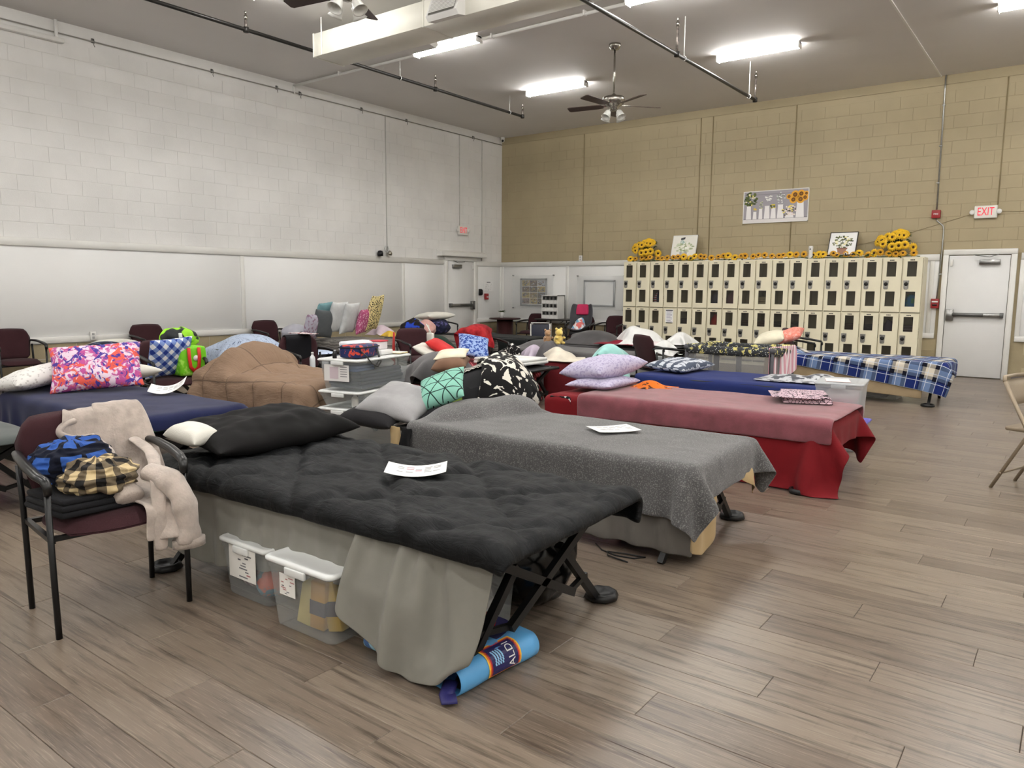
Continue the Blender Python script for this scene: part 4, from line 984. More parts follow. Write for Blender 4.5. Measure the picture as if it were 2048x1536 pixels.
for sx in (-1, 1):
    for sy in (-1, 1): MB().lathe([(0, -.012), (.035, -.012), (.035, .012), (0, .012)], (sx*.16, sy*.14, .036), 12, Rot(y=math.pi/2)).build('wheel', M_BLACK, t)
# car seat on a chair
c = CHAIRS['seat']; a_ = c.rotation_euler[2]; t = thing('child_car_seat', 'grey child car seat with a pink headrest set on an armchair', 'car seat', (c.location.x, c.location.y, .475), a_)
M_CSG = fabric('carseat_grey', (72, 72, 76)); M_CSB = plain('carseat_shell', (30, 30, 32), .4); M_CSP = fabric('carseat_pink', (190, 52, 92))
# shell: side profile swept with bucket cross-section
prof = [(.30, .10, .16), (.2, .06, .19), (.05, .05, .21), (-.08, .08, .22), (-.16, .2, .235), (-.2, .36, .24), (-.24, .52, .225), (-.26, .6, .19)]
rows = []; rows2 = []
for x, z, w in prof:
    tx = []; tx2 = []
    for k in range(13):
        v = -1+2*k/12; lift = (abs(v)**3)*.13
        nx, nz = (.35, 1.) if z < .1 else (1., .25)
        tx.append((x+nx*lift*.8, v*w, z+nz*lift)); tx2.append((x+nx*(lift*.8+.015)-.04*nx, v*w*1.04, z+nz*lift-.05*nz))
    rows.append(tx); rows2.append(tx2)
mods(MB().grid(np.array(rows)).build('seat_pad', M_CSG, t), .03, 1, 1); mods(MB().grid(np.array(rows2)).build('shell', M_CSB, t), .02, -1, 1)
m = MB(); m.rbox((.02, 0, .01), (.22, .17, .04), .02); m.build('base', M_CSB, t)
mods(MB().grid(np.array([[(x+.035, v*w*.62, z+.02) for v in np.linspace(-1, 1, 7)] for x, z, w in prof[5:]])).build('head_pad', M_CSP, t), .035, 1, 1)
heap('baby_blanket', (c.location.x+.02, c.location.y-.08), (.34, .4, .1), .55, uvpat('baby_print', lambda M, u, v: M.mix(M.mix(srgb(236, 234, 236), srgb(120, 180, 214), (u+v).__mul__(5.).frac().gt(.6)), srgb(226, 120, 116), M.noise(7.).smooth(.5, .56))), 'pastel printed baby blanket bunched in the car seat', 'blanket', blobs=[(0, 0, 0, .13, .13, .16), (-.02, .1, .1, .1, .08, .14)], seed=31, n=.035)
# ------------------------------------------------------------------ cots
M_FRAME = plain('cot_frame_black', (12, 12, 12), .4, .1, spec=.4); M_BED = fabric('cot_canvas', (62, 62, 64)); M_RUB = plain('rubber_black', (20, 20, 21), .42)
def cot(x0, x1, yc, hw, zt, label, pads=(), foot_in=.15, head_bar=True):
    t = thing('camp_cot', label, 'cot', ((x0+x1)/2, yc, 0), group='folding camp cots'); L = (x1-x0)/2; z = zt-.022
    for s in (-1, 1): MB().tube([(-L+.02, s*(hw-.015), z), (L-.02, s*(hw-.015), z)], .014, 8).build('side_rail', M_FRAME, t)
    for s in (-1, 1):
        e = L-.02; m = MB(); m.tube([(s*e, -hw+.01, z-.006), (s*e, hw-.01, z-.006)], .013, 8); m.build('end_rail', M_FRAME, t)
    U, V = np.meshgrid(np.linspace(-L+.03, L-.03, 13), np.linspace(-hw+.01, hw-.01, 9)); G = np.stack([U, V, z+.0-.022*np.cos(V/hw*1.4)], -1); mods(MB().grid(G).build('bed_canvas', M_BED, t), .006)
    for sx in (-1, 1):
        X = sx*(L-foot_in); zs = zt/.5
        for s in (-1, 1):
            MB().bar((X, s*(hw+.03), 0), (X-sx*.0, s*.15, .355*zs), .032).build('leg', M_FRAME, t)
            MB().bar((X+sx*.03, s*(hw-.03), .475*zs), (X+sx*.03, -s*.22, .135*zs), .028, .034).build('cross_brace', M_FRAME, t)
            MB().bar((X+sx*.015, -s*.21, .135*zs), (X, -s*.37, .16*zs), .022).build('brace_link', M_FRAME, t)
    for k, (sx, s) in enumerate(pads):
        m = MB(); m.lathe([(.0, .004), (.075, .004), (.082, .012), (.072, .035), (.062, .037), (.055, .02), (.0, .016)], (sx*(L-foot_in), s*(hw+.06), 0), 8); o = m.build('foot_pad', M_RUB, t)
    return t
def bedcol(x0, x1, yc, hw, zt, th=None): return ('box', ((x0+x1)/2, yc, zt/2-.4), ((x1-x0)/2+.005, hw+.003, zt/2+.4), .025)
A1 = (7.56, 9.77, -12.17, .455, .50); A2 = (7.62, 9.79, -10.60, .455, .50); A3 = (7.62, 9.95, -8.70, .46, .50); A4 = (7.40, 9.44, -6.82, .46, .50); A6 = (7.75, 10.0, -3.63, .43, .52)
cot(*A1, 'black-framed camp cot under the black comforter and grey sheet', [(1, 1), (-1, -1)]); cot(*A2, 'black-framed camp cot under the grey wool blanket with mint pillow', [(1, 1)]); cot(*A3, 'black-framed camp cot under the red sheet and rose towel', [(1, -1)]); cot(*A4, 'black-framed camp cot under the plain navy sheet'); cot(*A6, 'black-framed camp cot under the blue plaid blanket', [(1, -1)])
FLOORCOL = []
# --- A1: grey sheet hanging along the near side, black comforter on top
M_GSHEET = fabric('sheet_grey', (130, 128, 120), .85, .05, 500, .15, .1)
def a1_sheet():
    nx, ny = 84, 26; s = np.linspace(0, 1, nx)
    xs = 7.60+2.13*s; slack = np.interp(s, [0, .6, .75, 1], [1.04, 1.05, 1.35, 1.3]); us = np.concatenate([[0], np.cumsum(np.diff(xs)*(slack[1:]+slack[:-1])/2)])
    Ls = np.interp(s, [0, .15, .28, .40, .5, .68, .74, .8, .9, 1.], [.35, .36, .33, .29, .235, .22, .31, .38, .45, .41])
    v = np.linspace(0, 1, ny)[:, None]; U = np.stack([np.broadcast_to(us, (ny, nx)), v*(Ls+.12)[None]], -1)
    vv = U[..., 1]; top = np.minimum(vv, .12); hang = np.maximum(vv-.12, 0)
    sl = .30*np.clip((s-.55)/.45, 0, 1)[None]*hang; U[..., 0] -= sl
    P = np.stack([np.broadcast_to(xs, (ny, nx))-sl, -12.535-top*.9-hang*.06-np.interp(s, [0, .6, .78, 1], [.010, .012, .045, .04])[None]*np.sin(us*17+hang*5)*np.minimum(1, hang*6), .525-hang*.98], -1)
    pin = np.zeros((ny, nx), bool); pin[:3] = True
    P = cloth(U, P, [bedcol(*A1), ('box', (9.28, -12.5, .14), (.205, .215, .16), .03), ('box', (9.52, -12.5, .04), (.2, .215, .065), .03)], pin=pin, steps=90, it=8, bend=.1, seed=3, jitter=.004)
    o = sheetobj('bed_sheet', P, U, M_GSHEET, None, .003, 1); tag(o, 'plain grey sheet hanging down the side of the black comforter bed', 'sheet')
a1_sheet()
def quilt_mat(name, rgb, cell, rough=.6, seam=False):
    M = Mat(name, rough, 0, .22, .0); c = srgb(*rgb); u, v, _ = M.xyz('UV')
    M.color(M.mix(tuple(k*.88 for k in c), tuple(k*1.12 for k in c), M.noise(6., detail=4).smooth(.3, .7)))
    w = M.noise(1., M.comb(u*7., v*34.), 4, .6, 1.2); w2 = M.noise(1., M.comb(u*26., v*9.), 3, .6, .8); M.bump(w*.75+w2*.45, .75, .014)
    if seam:
        su, sv = (u/cell+.5).frac()-.5, (v/cell+.5).frac()-.5; ln = su.abs().min(sv.abs()).lt(.014)
        M.color(M.mix(tuple(k*.95 for k in c), tuple(k*.55 for k in c), ln))
    return M.m
def quilt_post(cx, cy, amp, rip, seed, diag=True):
    def f(P, U):
        n = normals(P); u, v = U[..., 0], U[..., 1]
        a, b = ((u+v*1.15)/cx, (u-v*1.15)/cx) if diag else (u/cx, v/cy)
        d = np.minimum(np.abs(a-np.round(a)), np.abs(b-np.round(b)))*cx
        h = amp*(1-np.exp(-(d/.045)**2))+rip*vnoise(u*6+seed, v*22, seed)+rip*.6*vnoise(u*20, v*8, seed+1)
        e = np.minimum.reduce([u, v, u.max()-u, v.max()-v]); h = h*np.clip(e/.04, .15, 1)
        return P+n*h[..., None]
    return f
M_QBLK = quilt_mat('comforter_black', (12, 14, 16), .4)
a1top = bedcol(7.56, 9.80, -12.17, .475, .515)
drape('comforter', 8.67, -12.155, 2.32, 1.10, .56, .012, [a1top], M_QBLK, 'quilted black comforter on the cot behind the robe-covered chair', 'comforter', n=.02, solid=.030, seed=5, post=quilt_post(.62, .5, .024, .022, 5), steps=70, bend=.5, it=8, th=.012)
pillow('pillow', (7.76, -12.10, .635), (.50, .94, .18), (0, .12, .03), fabric('pillowcase_black', (19, 18, 18), .8, .1, 300, .2), 'long black pillow at the head of the black comforter', seed=2, wr=.03, n=30)
pillow('pillow', (7.74, -12.53, .665), (.26, .17, .10), (.12, .1, .1), fabric('pillow_white', (222, 220, 210), .85, .04), 'small white pillow end poking out of the black pillow', seed=4)
paper('paper_sheet', (8.905, -12.12, .578), (.275, .213), .13+math.pi/2-1.0, 'printed paper sheet lying on the black comforter', seed=1, red=True, tilt=(0, 0), curl=.022)

# --- A2: grey wool blanket, hanging sheets
M_WOOL = fabric('wool_grey', (84, 83, 83), .95, .12, 200, .7, .3, 3., .5, (150, 150, 148)); M_TANS = fabric('sheet_tan', (176, 152, 112), .85, .06, 400, .2); M_GREYS = fabric('sheet_dark_grey', (108, 104, 98), .85, .06, 400, .2)
a2c = bedcol(*A2)
hump = [('ell', (7.92, -10.55, .5), (.22, .42, .13)), ('ell', (8.05, -10.25, .52), (.2, .2, .12))]
drape('wool_blanket', 8.87, -10.63, 2.20, 1.40, .62, .02, [bedcol(7.62, 9.80, -10.60, .47, .53)]+hump, M_WOOL, 'speckled grey wool blanket over the cot next to the black comforter', 'blanket', n=.032, solid=.008, seed=9, steps=110)
def hang(name, p0, p1, ht, slack, mat, label, cat='sheet', seed=0, cols=(), n=.035, out=(0, 0, 0), solid=.003, lens=None, steps=80, rows=2, floor=0.):
    """cloth pinned along the line p0-p1 and hanging down"""
    p0, p1 = np.array(p0, float), np.array(p1, float); L = np.linalg.norm(p1-p0); nx = max(6, int(L*slack/n)); ny = max(6, int(ht/n))
    s = np.linspace(0, 1, nx); ll = np.interp(s, np.linspace(0, 1, len(lens)), lens) if lens else np.full(nx, ht)
    V = np.linspace(0, 1, ny)[:, None]*ll[None]; U = np.stack([np.broadcast_to(s*L*slack, (ny, nx)), V], -1)
    nrm = np.cross(p1-p0, [0, 0, 1]); nrm = nrm/np.linalg.norm(nrm)
    base = p0+(p1-p0)*s[:, None]; P = base[None]+np.zeros((ny, nx, 1)); P = P+nrm*(.5*.18*(slack-1)*np.sin(s*L*16)[None, :, None]*np.linspace(0, 1, ny)[:, None, None])
    P[..., 2] -= V*.98; P += np.array(out)*V[..., None]
    pin = np.zeros((ny, nx), bool); pin[:rows] = True
    P = cloth(U, P, cols, pin=pin, steps=steps, it=7, bend=.1, seed=seed, jitter=.004, floor=floor); o = sheetobj(name, P, U, mat, None, solid, 1); tag(o, label, cat); return o
hang('bed_sheet', (8.75, -11.052, .40), (9.78, -11.052, .40), .34, 1.12, M_GREYS, 'grey cotton sheet hanging down the side of the grey wool bed', seed=2, lens=[.32, .34, .35])
hang('bed_cloth', (7.66, -11.085, .50), (7.76, -11.085, .50), .2, 1.2, M_TANS, 'tan cloth edge at the head of the grey wool bed', 'cloth', seed=5)
hang('bed_cloth', (7.76, -11.09, .50), (7.86, -11.09, .50), .2, 1.2, fabric('cloth_black', (22, 22, 24)), 'black cloth edge beside the tan one at the grey wool bed head', 'cloth', seed=6)
hang('bed_sheet', (9.795, -11.05, .42), (9.80, -10.76, .42), .36, 1.12, M_TANS, 'tan sheet corner hanging at the foot of the grey wool bed', seed=3, lens=[.34, .39, .33])
hang('bed_sheet', (9.80, -10.42, .44), (9.80, -10.15, .44), .22, 1.1, M_TANS, 'folded-back tan sheet at the foot corner of the grey wool bed facing the red bed', seed=4, lens=[.10, .25])
paper('paper_sheet', (9.03, -10.52, .556), (.28, .216), -.62+math.pi/2, 'printed paper sheet lying on the grey wool blanket', seed=2, curl=.006)
M_MINT = uvpat('mint_geo', lambda M, u, v: M.mix(srgb(134, 190, 172), srgb(34, 54, 50), (((u*9.+v*5.2).frac()-.5).abs().gt(.46)).max(((v*10.4).frac()-.5).abs().gt(.46)).max(((u*9.-v*5.2).frac()-.5).abs().gt(.46))))
pillow('pillow', (7.70, -10.62, .70), (.36, .36, .13), (.55, -.35, .5), M_MINT, 'mint green pillow with dark triangle lines on the grey wool bed', seed=6)
pillow('pillow', (7.50, -10.82, .615), (.46, .56, .15), (.22, .18, .35), fabric('pillowcase_lightgrey', (150, 149, 150), .85), 'light grey pillow between mint pillow and bin stack', seed=7)
pillow('pillow', (7.42, -10.95, .525), (.42, .5, .14), (.05, .1, .3), uvpat('stripe_case', lambda M, u, v: M.mix(srgb(36, 35, 37), srgb(206, 204, 200), v.gt(.05))), 'black and white pillow under the light grey pillow', seed=8)

# --- A3: red sheet, rose towel
M_REDS = fabric('sheet_red', (114, 18, 25), .8, .06, 400, .15); M_ROSE = fabric('towel_rose', (128, 72, 80), .95, .14, 240, .8, .4, 9.)
drape('bed_sheet', 8.85, -8.77, 2.55, 1.70, .57, 0, [bedcol(*A3)], M_REDS, 'deep red sheet hanging to the floor around the cot with rose towel', 'sheet', n=.038, solid=.003, seed=12, steps=120)
drape('towel', 8.95, -8.72, 2.06, 1.22, .60, .01, [bedcol(7.62, 9.97, -8.70, .475, .525)], M_ROSE, 'long dusty rose towel laid over the red sheet', 'towel', n=.035, solid=.012, seed=13, steps=90)
M_LAV = uvpat('lavender_print', lambda M, u, v: M.mix(srgb(190, 184, 206), srgb(160, 152, 184), M.noise(46.).smooth(.5, .6)))
pillow('pillow', (7.82, -8.55, .695), (.50, .74, .20), (.08, -.06, -.15), M_LAV, 'plump lavender pillow on top of the pillow stack on the red bed', seed=9, wr=.018)
pillow('pillow', (7.88, -8.66, .575), (.46, .66, .11), (.0, -.03, .05), M_LAV, 'flattened lavender pillow under the plump one on the red bed', seed=10)
heap('scarf', (8.20, -8.38), (.44, .36, .06), .525, uvpat('orange_print', lambda M, u, v: M.mix(srgb(216, 110, 30), srgb(70, 40, 24), M.noise(16.).smooth(.56, .62))), 'orange printed cloth beside the lavender pillows', 'cloth', blobs=[(0, 0, 0, .1, .1, .06)], seed=41, n=.03)
M_PKB = uvpat('pink_black_print', lambda M, u, v: M.mix(srgb(206, 180, 190), srgb(34, 26, 32), (M.voro(34., feature='DISTANCE_TO_EDGE').lt(.06)).max(M.noise(9.).gt(.62))))
folded('folded_scarf', (9.56, -8.36, .545), (.36, .52, .05), M_PKB, 'folded pink and black printed scarf on the rose towel', 'scarf', .35, 4, seed=5)
heap('scarf_fringe', (9.50, -8.47), (.36, .42, .05), .585, M_PKB, 'loose top fold of the pink and black printed scarf', 'scarf', blobs=[(0, 0, 0, .12, .14, .035)], seed=43, n=.028, squeeze=.85, rz=.4)

# --- A4: navy sheet
M_NAVYS = fabric('sheet_navy', (32, 44, 98), .8, .06, 400, .15)
drape('bed_sheet', 8.47, -6.84, 2.02, 1.36, .57, 0, [bedcol(*A4)], M_NAVYS, 'smooth navy sheet stretched over the cot beside the playpen', 'sheet', n=.04, solid=.003, seed=15, steps=90)
M_IKAT = uvpat('ikat_grey', lambda M, u, v: M.mix(srgb(196, 200, 208), srgb(76, 84, 100), ((M.noise(8.)*1.2+u*9.).frac()-.5).abs().lt(.2).max(((v*12.+M.noise(6.)).frac()-.5).abs().lt(.08))))
pillow('pillow', (7.74, -6.72, .575), (.5, .74, .13), (.03, .05, -.1), M_IKAT, 'grey and white patterned pillow at the head of the navy bed', seed=11)
M_FOIL = plain('silver_wrap', (170, 172, 176), .25, .3, var=.3, vs=9)
heap('plastic_wrap', (9.06, -6.78), (.72, .62, .05), .518, uvpat('grey_scarf', lambda M, u, v: M.mix(srgb(190, 192, 196), srgb(70, 72, 80), M.noise(13.).smooth(.48, .56)), .4), 'grey and white patterned clothes in thin plastic on the navy bed', 'clothes', blobs=[(-.1, 0, 0, .2, .16, .04), (.2, .05, 0, .15, .16, .06)], seed=45, n=.035, squeeze=.8)

# --- A6: tan sheet and plaid blanket
def plaid(M, u, v):
    def band(c): 
        f = (c*2.9).frac(); return f
    fu, fv = band(u), band(v)
    navy = srgb(26, 42, 104); pale = srgb(104, 126, 164); cream = srgb(214, 206, 190); dark = srgb(16, 18, 34)
    bu, bv = fu.lt(.47), fv.lt(.47); k = M.mix(M.mix(cream, pale, bu.max(bv)), navy, bu*bv)
    du = ((fu-.5).abs().lt(.08)).max((fu-.93).abs().lt(.07)); dv = ((fv-.5).abs().lt(.08)).max((fv-.93).abs().lt(.07))
    k = M.mix(k, dark, (du.max(dv))*.55); k = M.mix(k, dark, du*dv)
    ln = ((u*8.7).frac().lt(.06)).max((v*8.7).frac().lt(.06)); return M.mix(k, srgb(206, 212, 222), ln*.85)
M_PLAID = uvpat('plaid_blue', plaid, bump=.5, weave=220); M_TAN2 = fabric('sheet_khaki', (150, 132, 104), .85, .08, 300, .2)
drape('bed_sheet', 8.80, -3.74, 2.0, 1.24, .60, -.03, [bedcol(*A6)], M_TAN2, 'wrinkled khaki sheet hanging below the blue plaid blanket', 'sheet', n=.04, solid=.003, seed=17, steps=100)
drape('plaid_blanket', 9.03, -3.68, 2.26, 1.18, .66, -.10, [bedcol(7.75, 10.02, -3.63, .445, .54), ('ell', (7.95, -3.6, .5), (.3, .35, .12))], M_PLAID, 'blue, cream and black plaid blanket over the cot nearest the white door', 'blanket', n=.038, solid=.008, seed=18, steps=100)
pillow('pillow', (7.72, -3.62, .72), (.44, .6, .18), (.1, -.25, .2), fabric('pillow_ivory', (226, 220, 196), .85), 'ivory pillow at the head of the plaid bed', seed=12); pillow('pillow', (7.92, -3.45, .76), (.42, .56, .16), (.15, -.3, .15), uvpat('salmon_print', lambda M, u, v: M.mix(srgb(222, 132, 116), srgb(236, 176, 164), M.noise(26.).smooth(.5, .6))), 'salmon printed pillow at the head of the plaid bed', seed=13)

# --- playpen
t = thing('playpen', 'grey mesh playpen with a printed padded rim', 'playpen', (7.93, -5.42, 0), -.02); W_, D_, Z_ = .53, .36, .73
M_PEN = uvpat('pen_print', lambda M, u, v: M.mix(M.mix(srgb(58, 60, 62), srgb(206, 196, 120), M.noise(16.).smooth(.56, .6)), srgb(206, 208, 204), M.voro(42.).lt(.22))); M_MESH = clearplastic('pen_mesh', (150, 150, 150), .45, .9); M_PENG = fabric('pen_grey', (86, 86, 90))
for (x0, y0, x1, y1) in ((-W_, -D_, W_, -D_), (-W_, D_, W_, D_), (-W_, -D_, -W_, D_), (W_, -D_, W_, D_)):
    ln = math.hypot(x1-x0, y1-y0); n = 20; ts = np.linspace(0, 1, n); prof = [(0, -.09), (.022, -.085), (.03, -.04), (.028, .0), (.0, .02), (-.028, .0), (-.03, -.04), (-.022, -.085), (0, -.09)]
    dx, dy = (x1-x0)/ln, (y1-y0)/ln
    G = np.array([[(x0+(x1-x0)*q-dy*a, y0+(y1-y0)*q+dx*a, Z_+b-.012*math.sin(math.pi*q)) for a, b in prof] for q in ts]); uv = np.array([[(q*ln, b+a*.5) for a, b in prof] for q in ts])
    MB().grid(G).build('rim_pad', M_PEN, t, uvs=uv)
    MB().add([(x0, y0, .06), (x1, y1, .06), (x1, y1, Z_-.06), (x0, y0, Z_-.06)], [(0, 1, 2, 3)]).build('mesh_side', M_MESH, t)
    for q in (.33,): MB().add([(x0+(x1-x0)*q-dy*.004, y0+(y1-y0)*q+dx*.004, .06), (x0+(x1-x0)*(q+.07)-dy*.004, y0+(y1-y0)*(q+.07)+dx*.004, .06), (x0+(x1-x0)*(q+.07)-dy*.004, y0+(y1-y0)*(q+.07)+dx*.004, Z_-.06), (x0+(x1-x0)*q-dy*.004, y0+(y1-y0)*q+dx*.004, Z_-.06)], [(0, 1, 2, 3)]).build('mesh_strap', M_PENG, t)
for sx in (-1, 1):
    for sy in (-1, 1): MB().tube([(sx*W_, sy*D_, .0), (sx*W_, sy*D_, Z_-.02)], [.03, .024], 10).build('corner_post', M_PENG, t); MB().sphere((sx*W_, sy*D_, Z_-.02), (.045, .045, .035)).build('corner_cap', M_PENG, t)
MB().rbox((0, 0, .14), (W_-.03, D_-.03, .02), .01).build('floor_mat', M_PENG, t)
hang('baby_towel', (8.42, -5.83, .755), (8.52, -5.12, .755), .46, 1.18, uvpat('pink_stripes', lambda M, u, v: M.mix(srgb(214, 160, 172), srgb(236, 226, 228), (u*16.).frac().gt(.55))), 'pink and white striped towel hung over the end of the playpen', 'towel', seed=21, out=(.05, 0, 0), lens=[.36, .5, .42, .3], rows=2)
heap('muslin', (8.22, -5.72), (.34, .3, .04), .735, fabric('muslin_white', (226, 226, 222)), 'white muslin laid over the playpen rim', 'cloth', blobs=[(0, 0, 0, .1, .04, .02)], seed=47, n=.03) if False else None

# --- row of beds in the middle (B) and along the panelled wall (C)
B0 = (4.0, 6.05, -12.98, .45, .47); B1 = (4.15, 6.28, -11.70, .455, .50); B2 = (4.15, 5.92, -9.95, .455, .50); B3 = (4.62, 6.6, -8.55, .43, .48); B4 = (4.55, 6.25, -7.30, .42, .48); B5 = (4.2, 6.2, -4.95, .45, .5); B6 = (4.2, 6.3, -3.35, .45, .5)
C1 = (.98, 3.0, -10.05, .45, .5); C2 = (1.0, 3.0, -8.0, .43, .52); C3 = (1.0, 3.1, -6.05, .45, .55); C4 = (1.0, 2.9, -4.35, .42, .52); C5 = (1.05, 3.2, -3.0, .42, .5)
for c, lab in ((B0, 'camp cot under the greenish grey blanket by the robe chair'), (B1, 'camp cot under the navy fleece with floral pillow'), (B2, 'camp cot under the brown quilted comforter'), (B3, 'camp cot under the grey blanket behind the bin stack'), (B4, 'camp cot with red pillow and blue floral pillow'), (B5, 'camp cot under the charcoal blanket with soft toys'), (B6, 'camp cot under the dark grey blanket with white bags'), (C1, 'camp cot under the navy tartan blanket'), (C2, 'camp cot with the pale blue sheet by the panelled wall'), (C3, 'camp cot under the fuzzy grey throw and pillow pile'), (C4, 'camp cot with backpacks and a white pillow'), (C5, 'camp cot under the black blanket before the white door')):
    cot(*c, lab)
M_NFL = fabric('fleece_navy', (24, 30, 66), .95, .12, 220, .6, .35)
drape('blanket', 5.0, -13.0, 2.2, 1.45, .55, 0, [bedcol(*B0)], fabric('blanket_greygreen', (70, 76, 74), .95, .1, 220, .6, .3), 'greenish grey blanket on the cot behind the robe chair', 'blanket', n=.05, seed=19, steps=80)
drape('sheet_green', 5.4, -11.74, 1.9, 1.4, .56, 0, [bedcol(*B1)], fabric('sheet_green', (26, 56, 44), .9), 'dark green sheet hanging below the navy fleece', 'sheet', n=.06, seed=20, steps=70, solid=.003)
drape('fleece_blanket', 5.22, -11.72, 2.34, 1.72, .62, .02, [bedcol(4.15, 6.29, -11.70, .47, .525), ('ell', (4.35, -11.6, .5), (.25, .4, .10))], M_NFL, 'navy fleece blanket spread over the cot with floral pillow', 'blanket', n=.042, seed=22, steps=100)
def floral(M, u, v):
    k = M.mix(srgb(228, 208, 222), srgb(186, 84, 146), M.noise(17., detail=3, dist=1.).smooth(.47, .55)); k = M.mix(k, srgb(226, 96, 82), M.noise(9., detail=3, dist=1.2).smooth(.55, .6)); return M.mix(k, srgb(78, 62, 150), M.noise(13., M.comb(u+3., v, 1.), detail=3, dist=1.5).smooth(.55, .59))
pillow('pillow', (4.72, -11.62, .735), (.46, .72, .16), (.10, .92, -.42), uvpat('floral_pink', floral), 'pink, purple and orange floral pillow propped on the navy fleece', seed=14, wr=.018)
pillow('pillow', (4.36, -11.92, .65), (.46, .62, .17), (.2, -.12, .1), uvpat('white_dots', lambda M, u, v: M.mix(srgb(228, 226, 222), srgb(196, 192, 188), M.voro(34., rnd=.6).lt(.33))), 'white dotted pillow at the head of the navy fleece bed', seed=15); pillow('pillow', (4.44, -11.30, .63), (.46, .6, .14), (.0, -.12, -.1), fabric('pillow_white', (222, 220, 210)), 'plain white pillow behind the floral pillow', seed=16)
paper('paper_sheet', (5.38, -11.36, .575), (.28, .216), .9, 'paper sheet bent over a fold of the navy fleece', seed=3, tilt=(.18, -.2), curl=.05)
M_QBR = quilt_mat('comforter_brown', (140, 116, 96), .42, .8, True)
drape('comforter', 5.02, -9.98, 2.25, 1.5, .90, .03, [bedcol(4.15, 5.93, -9.95, .47, .52), ('ell', (4.44, -9.92, .52), (.26, .42, .27))], M_QBR, 'tan brown quilted comforter heaped over pillows', 'comforter', n=.034, solid=.035, seed=24, post=quilt_post(.42, .42, .03, .016, 8, False), steps=130, it=8, bend=.15, th=.012, mu=.2)
M_GB = fabric('blanket_charcoal', (92, 91, 92), .95, .1, 220, .6, .3)
drape('blanket', 5.6, -8.58, 2.15, 1.3, .85, 0, [bedcol(*B3), ('ell', (6.0, -8.75, .55), (.34, .26, .2)), ('ell', (5.6, -8.5, .5), (.3, .3, .1))], M_GB, 'grey blanket humped over pillows behind the bin stack', 'blanket', n=.045, seed=26, steps=90)
pillow('pillow', (6.28, -8.92, .66), (.36, .46, .15), (.1, -.1, .6), fabric('pillow_brown', (120, 92, 74)), 'brown cushion at the end of the grey humped blanket', seed=17); pillow('pillow', (6.22, -8.84, .745), (.34, .42, .08), (.1, -.1, .6), fabric('pillow_ivory', (226, 220, 196)), 'thin cream pillow on top of the brown cushion', seed=18)
M_ANIM = uvpat('animal_print', lambda M, u, v: M.mix(srgb(22, 21, 22), srgb(226, 222, 214), M.noise(17., detail=2, dist=.8).smooth(.53, .57)))
heap('scarf', (6.48, -8.98), (.5, .42, .1), .50, M_ANIM, 'black and white animal print scarf under the brown cushion', 'scarf', blobs=[(0, 0, 0, .16, .12, .12)], seed=51, n=.032)
# B4: red striped box, red and blue pillows, white top
M_REDSTR = uvpat('red_stripes', lambda M, u, v: M.mix(srgb(120, 24, 34), srgb(196, 120, 120), ((u+v)*11.).frac().gt(.86)))
drape('blanket', 5.0, -7.34, 1.5, 1.5, .55, 0, [bedcol(*B4)], M_REDSTR, 'dark red blanket with thin stripes under the blue floral pillow', 'blanket', n=.05, seed=28, steps=80)
folded('folded_sheet', (5.72, -7.18, .50), (.7, .62, .07), fabric('sheet_white', (224, 224, 220)), 'folded white sheet on the red striped bed', 'sheet', 0, 2, seed=8)
pillow('pillow', (4.92, -7.55, .66), (.40, .66, .13), (.0, .55, .6), fabric('pillow_red', (206, 52, 52)), 'red pillow leaning beside the blue floral pillow', seed=19); pillow('pillow', (4.86, -7.72, .62), (.38, .62, .12), (0, .5, .6), fabric('pillow_white', (222, 220, 210)), 'white pillow with a red neighbour under the tote chair arm', seed=20)
pillow('pillow', (5.12, -7.18, .68), (.42, .5, .13), (.5, .2, .8), uvpat('blue_floral', lambda M, u, v: M.mix(srgb(150, 172, 214), srgb(48, 76, 150), M.noise(34., detail=1).smooth(.5, .54))), 'blue floral pillow leaning on the red striped bed', seed=21)
# B5/B6
drape('blanket', 5.2, -4.97, 2.15, 1.4, .6, 0, [bedcol(*B5), ('ell', (4.6, -4.9, .5), (.3, .3, .12))], fabric('blanket_dark', (82, 80, 80), .95, .1, 220, .6, .3), 'charcoal blanket on the bed with soft toys', 'blanket', n=.055, seed=30, steps=70)
drape('blanket', 5.2, -3.36, 2.15, 1.4, .75, 0, [bedcol(*B6), ('ell', (4.6, -3.3, .5), (.45, .35, .2))], fabric('blanket_dark2', (72, 70, 71), .95, .1, 220, .6, .3), 'dark grey blanket on the bed before the car seat chair', 'blanket', n=.055, seed=32, steps=70)
heap('red_blanket', (5.35, -3.75), (.8, .4, .06), .53, fabric('blanket_crimson', (128, 26, 44)), 'crimson blanket edge folded out on the dark grey bed', 'blanket', blobs=[(0, 0, 0, .2, .08, .06)], seed=53, n=.04)
# C row
def tartan(M, u, v):
    k = M.mix(srgb(26, 32, 60), srgb(18, 20, 34), ((u*4.).frac().lt(.5)).max((v*4.).frac().lt(.5))*.6); ln = ((u*8.).frac().lt(.07)).max((v*8.).frac().lt(.07)); return M.mix(k, srgb(120, 138, 190), ln*.75)
drape('tartan_blanket', 2.0, -10.05, 2.2, 1.4, .75, 0, [bedcol(*C1), ('ell', (1.4, -10.0, .5), (.4, .35, .2))], uvpat('tartan_navy', tartan), 'navy tartan blanket on the bed against the panelled wall', 'blanket', n=.05, seed=34, steps=80)
pillow('pillow', (1.15, -9.85, .64), (.4, .6, .12), (0, -.2, .1), fabric('pillow_white', (222, 220, 210)), 'white pillow edge above the navy tartan blanket', seed=22)
M_BLUEP = uvpat('blue_branches', lambda M, u, v: M.mix(srgb(190, 204, 226), srgb(92, 104, 138), ((M.noise(3., detail=3, dist=2.)*9.).frac().lt(.1))))
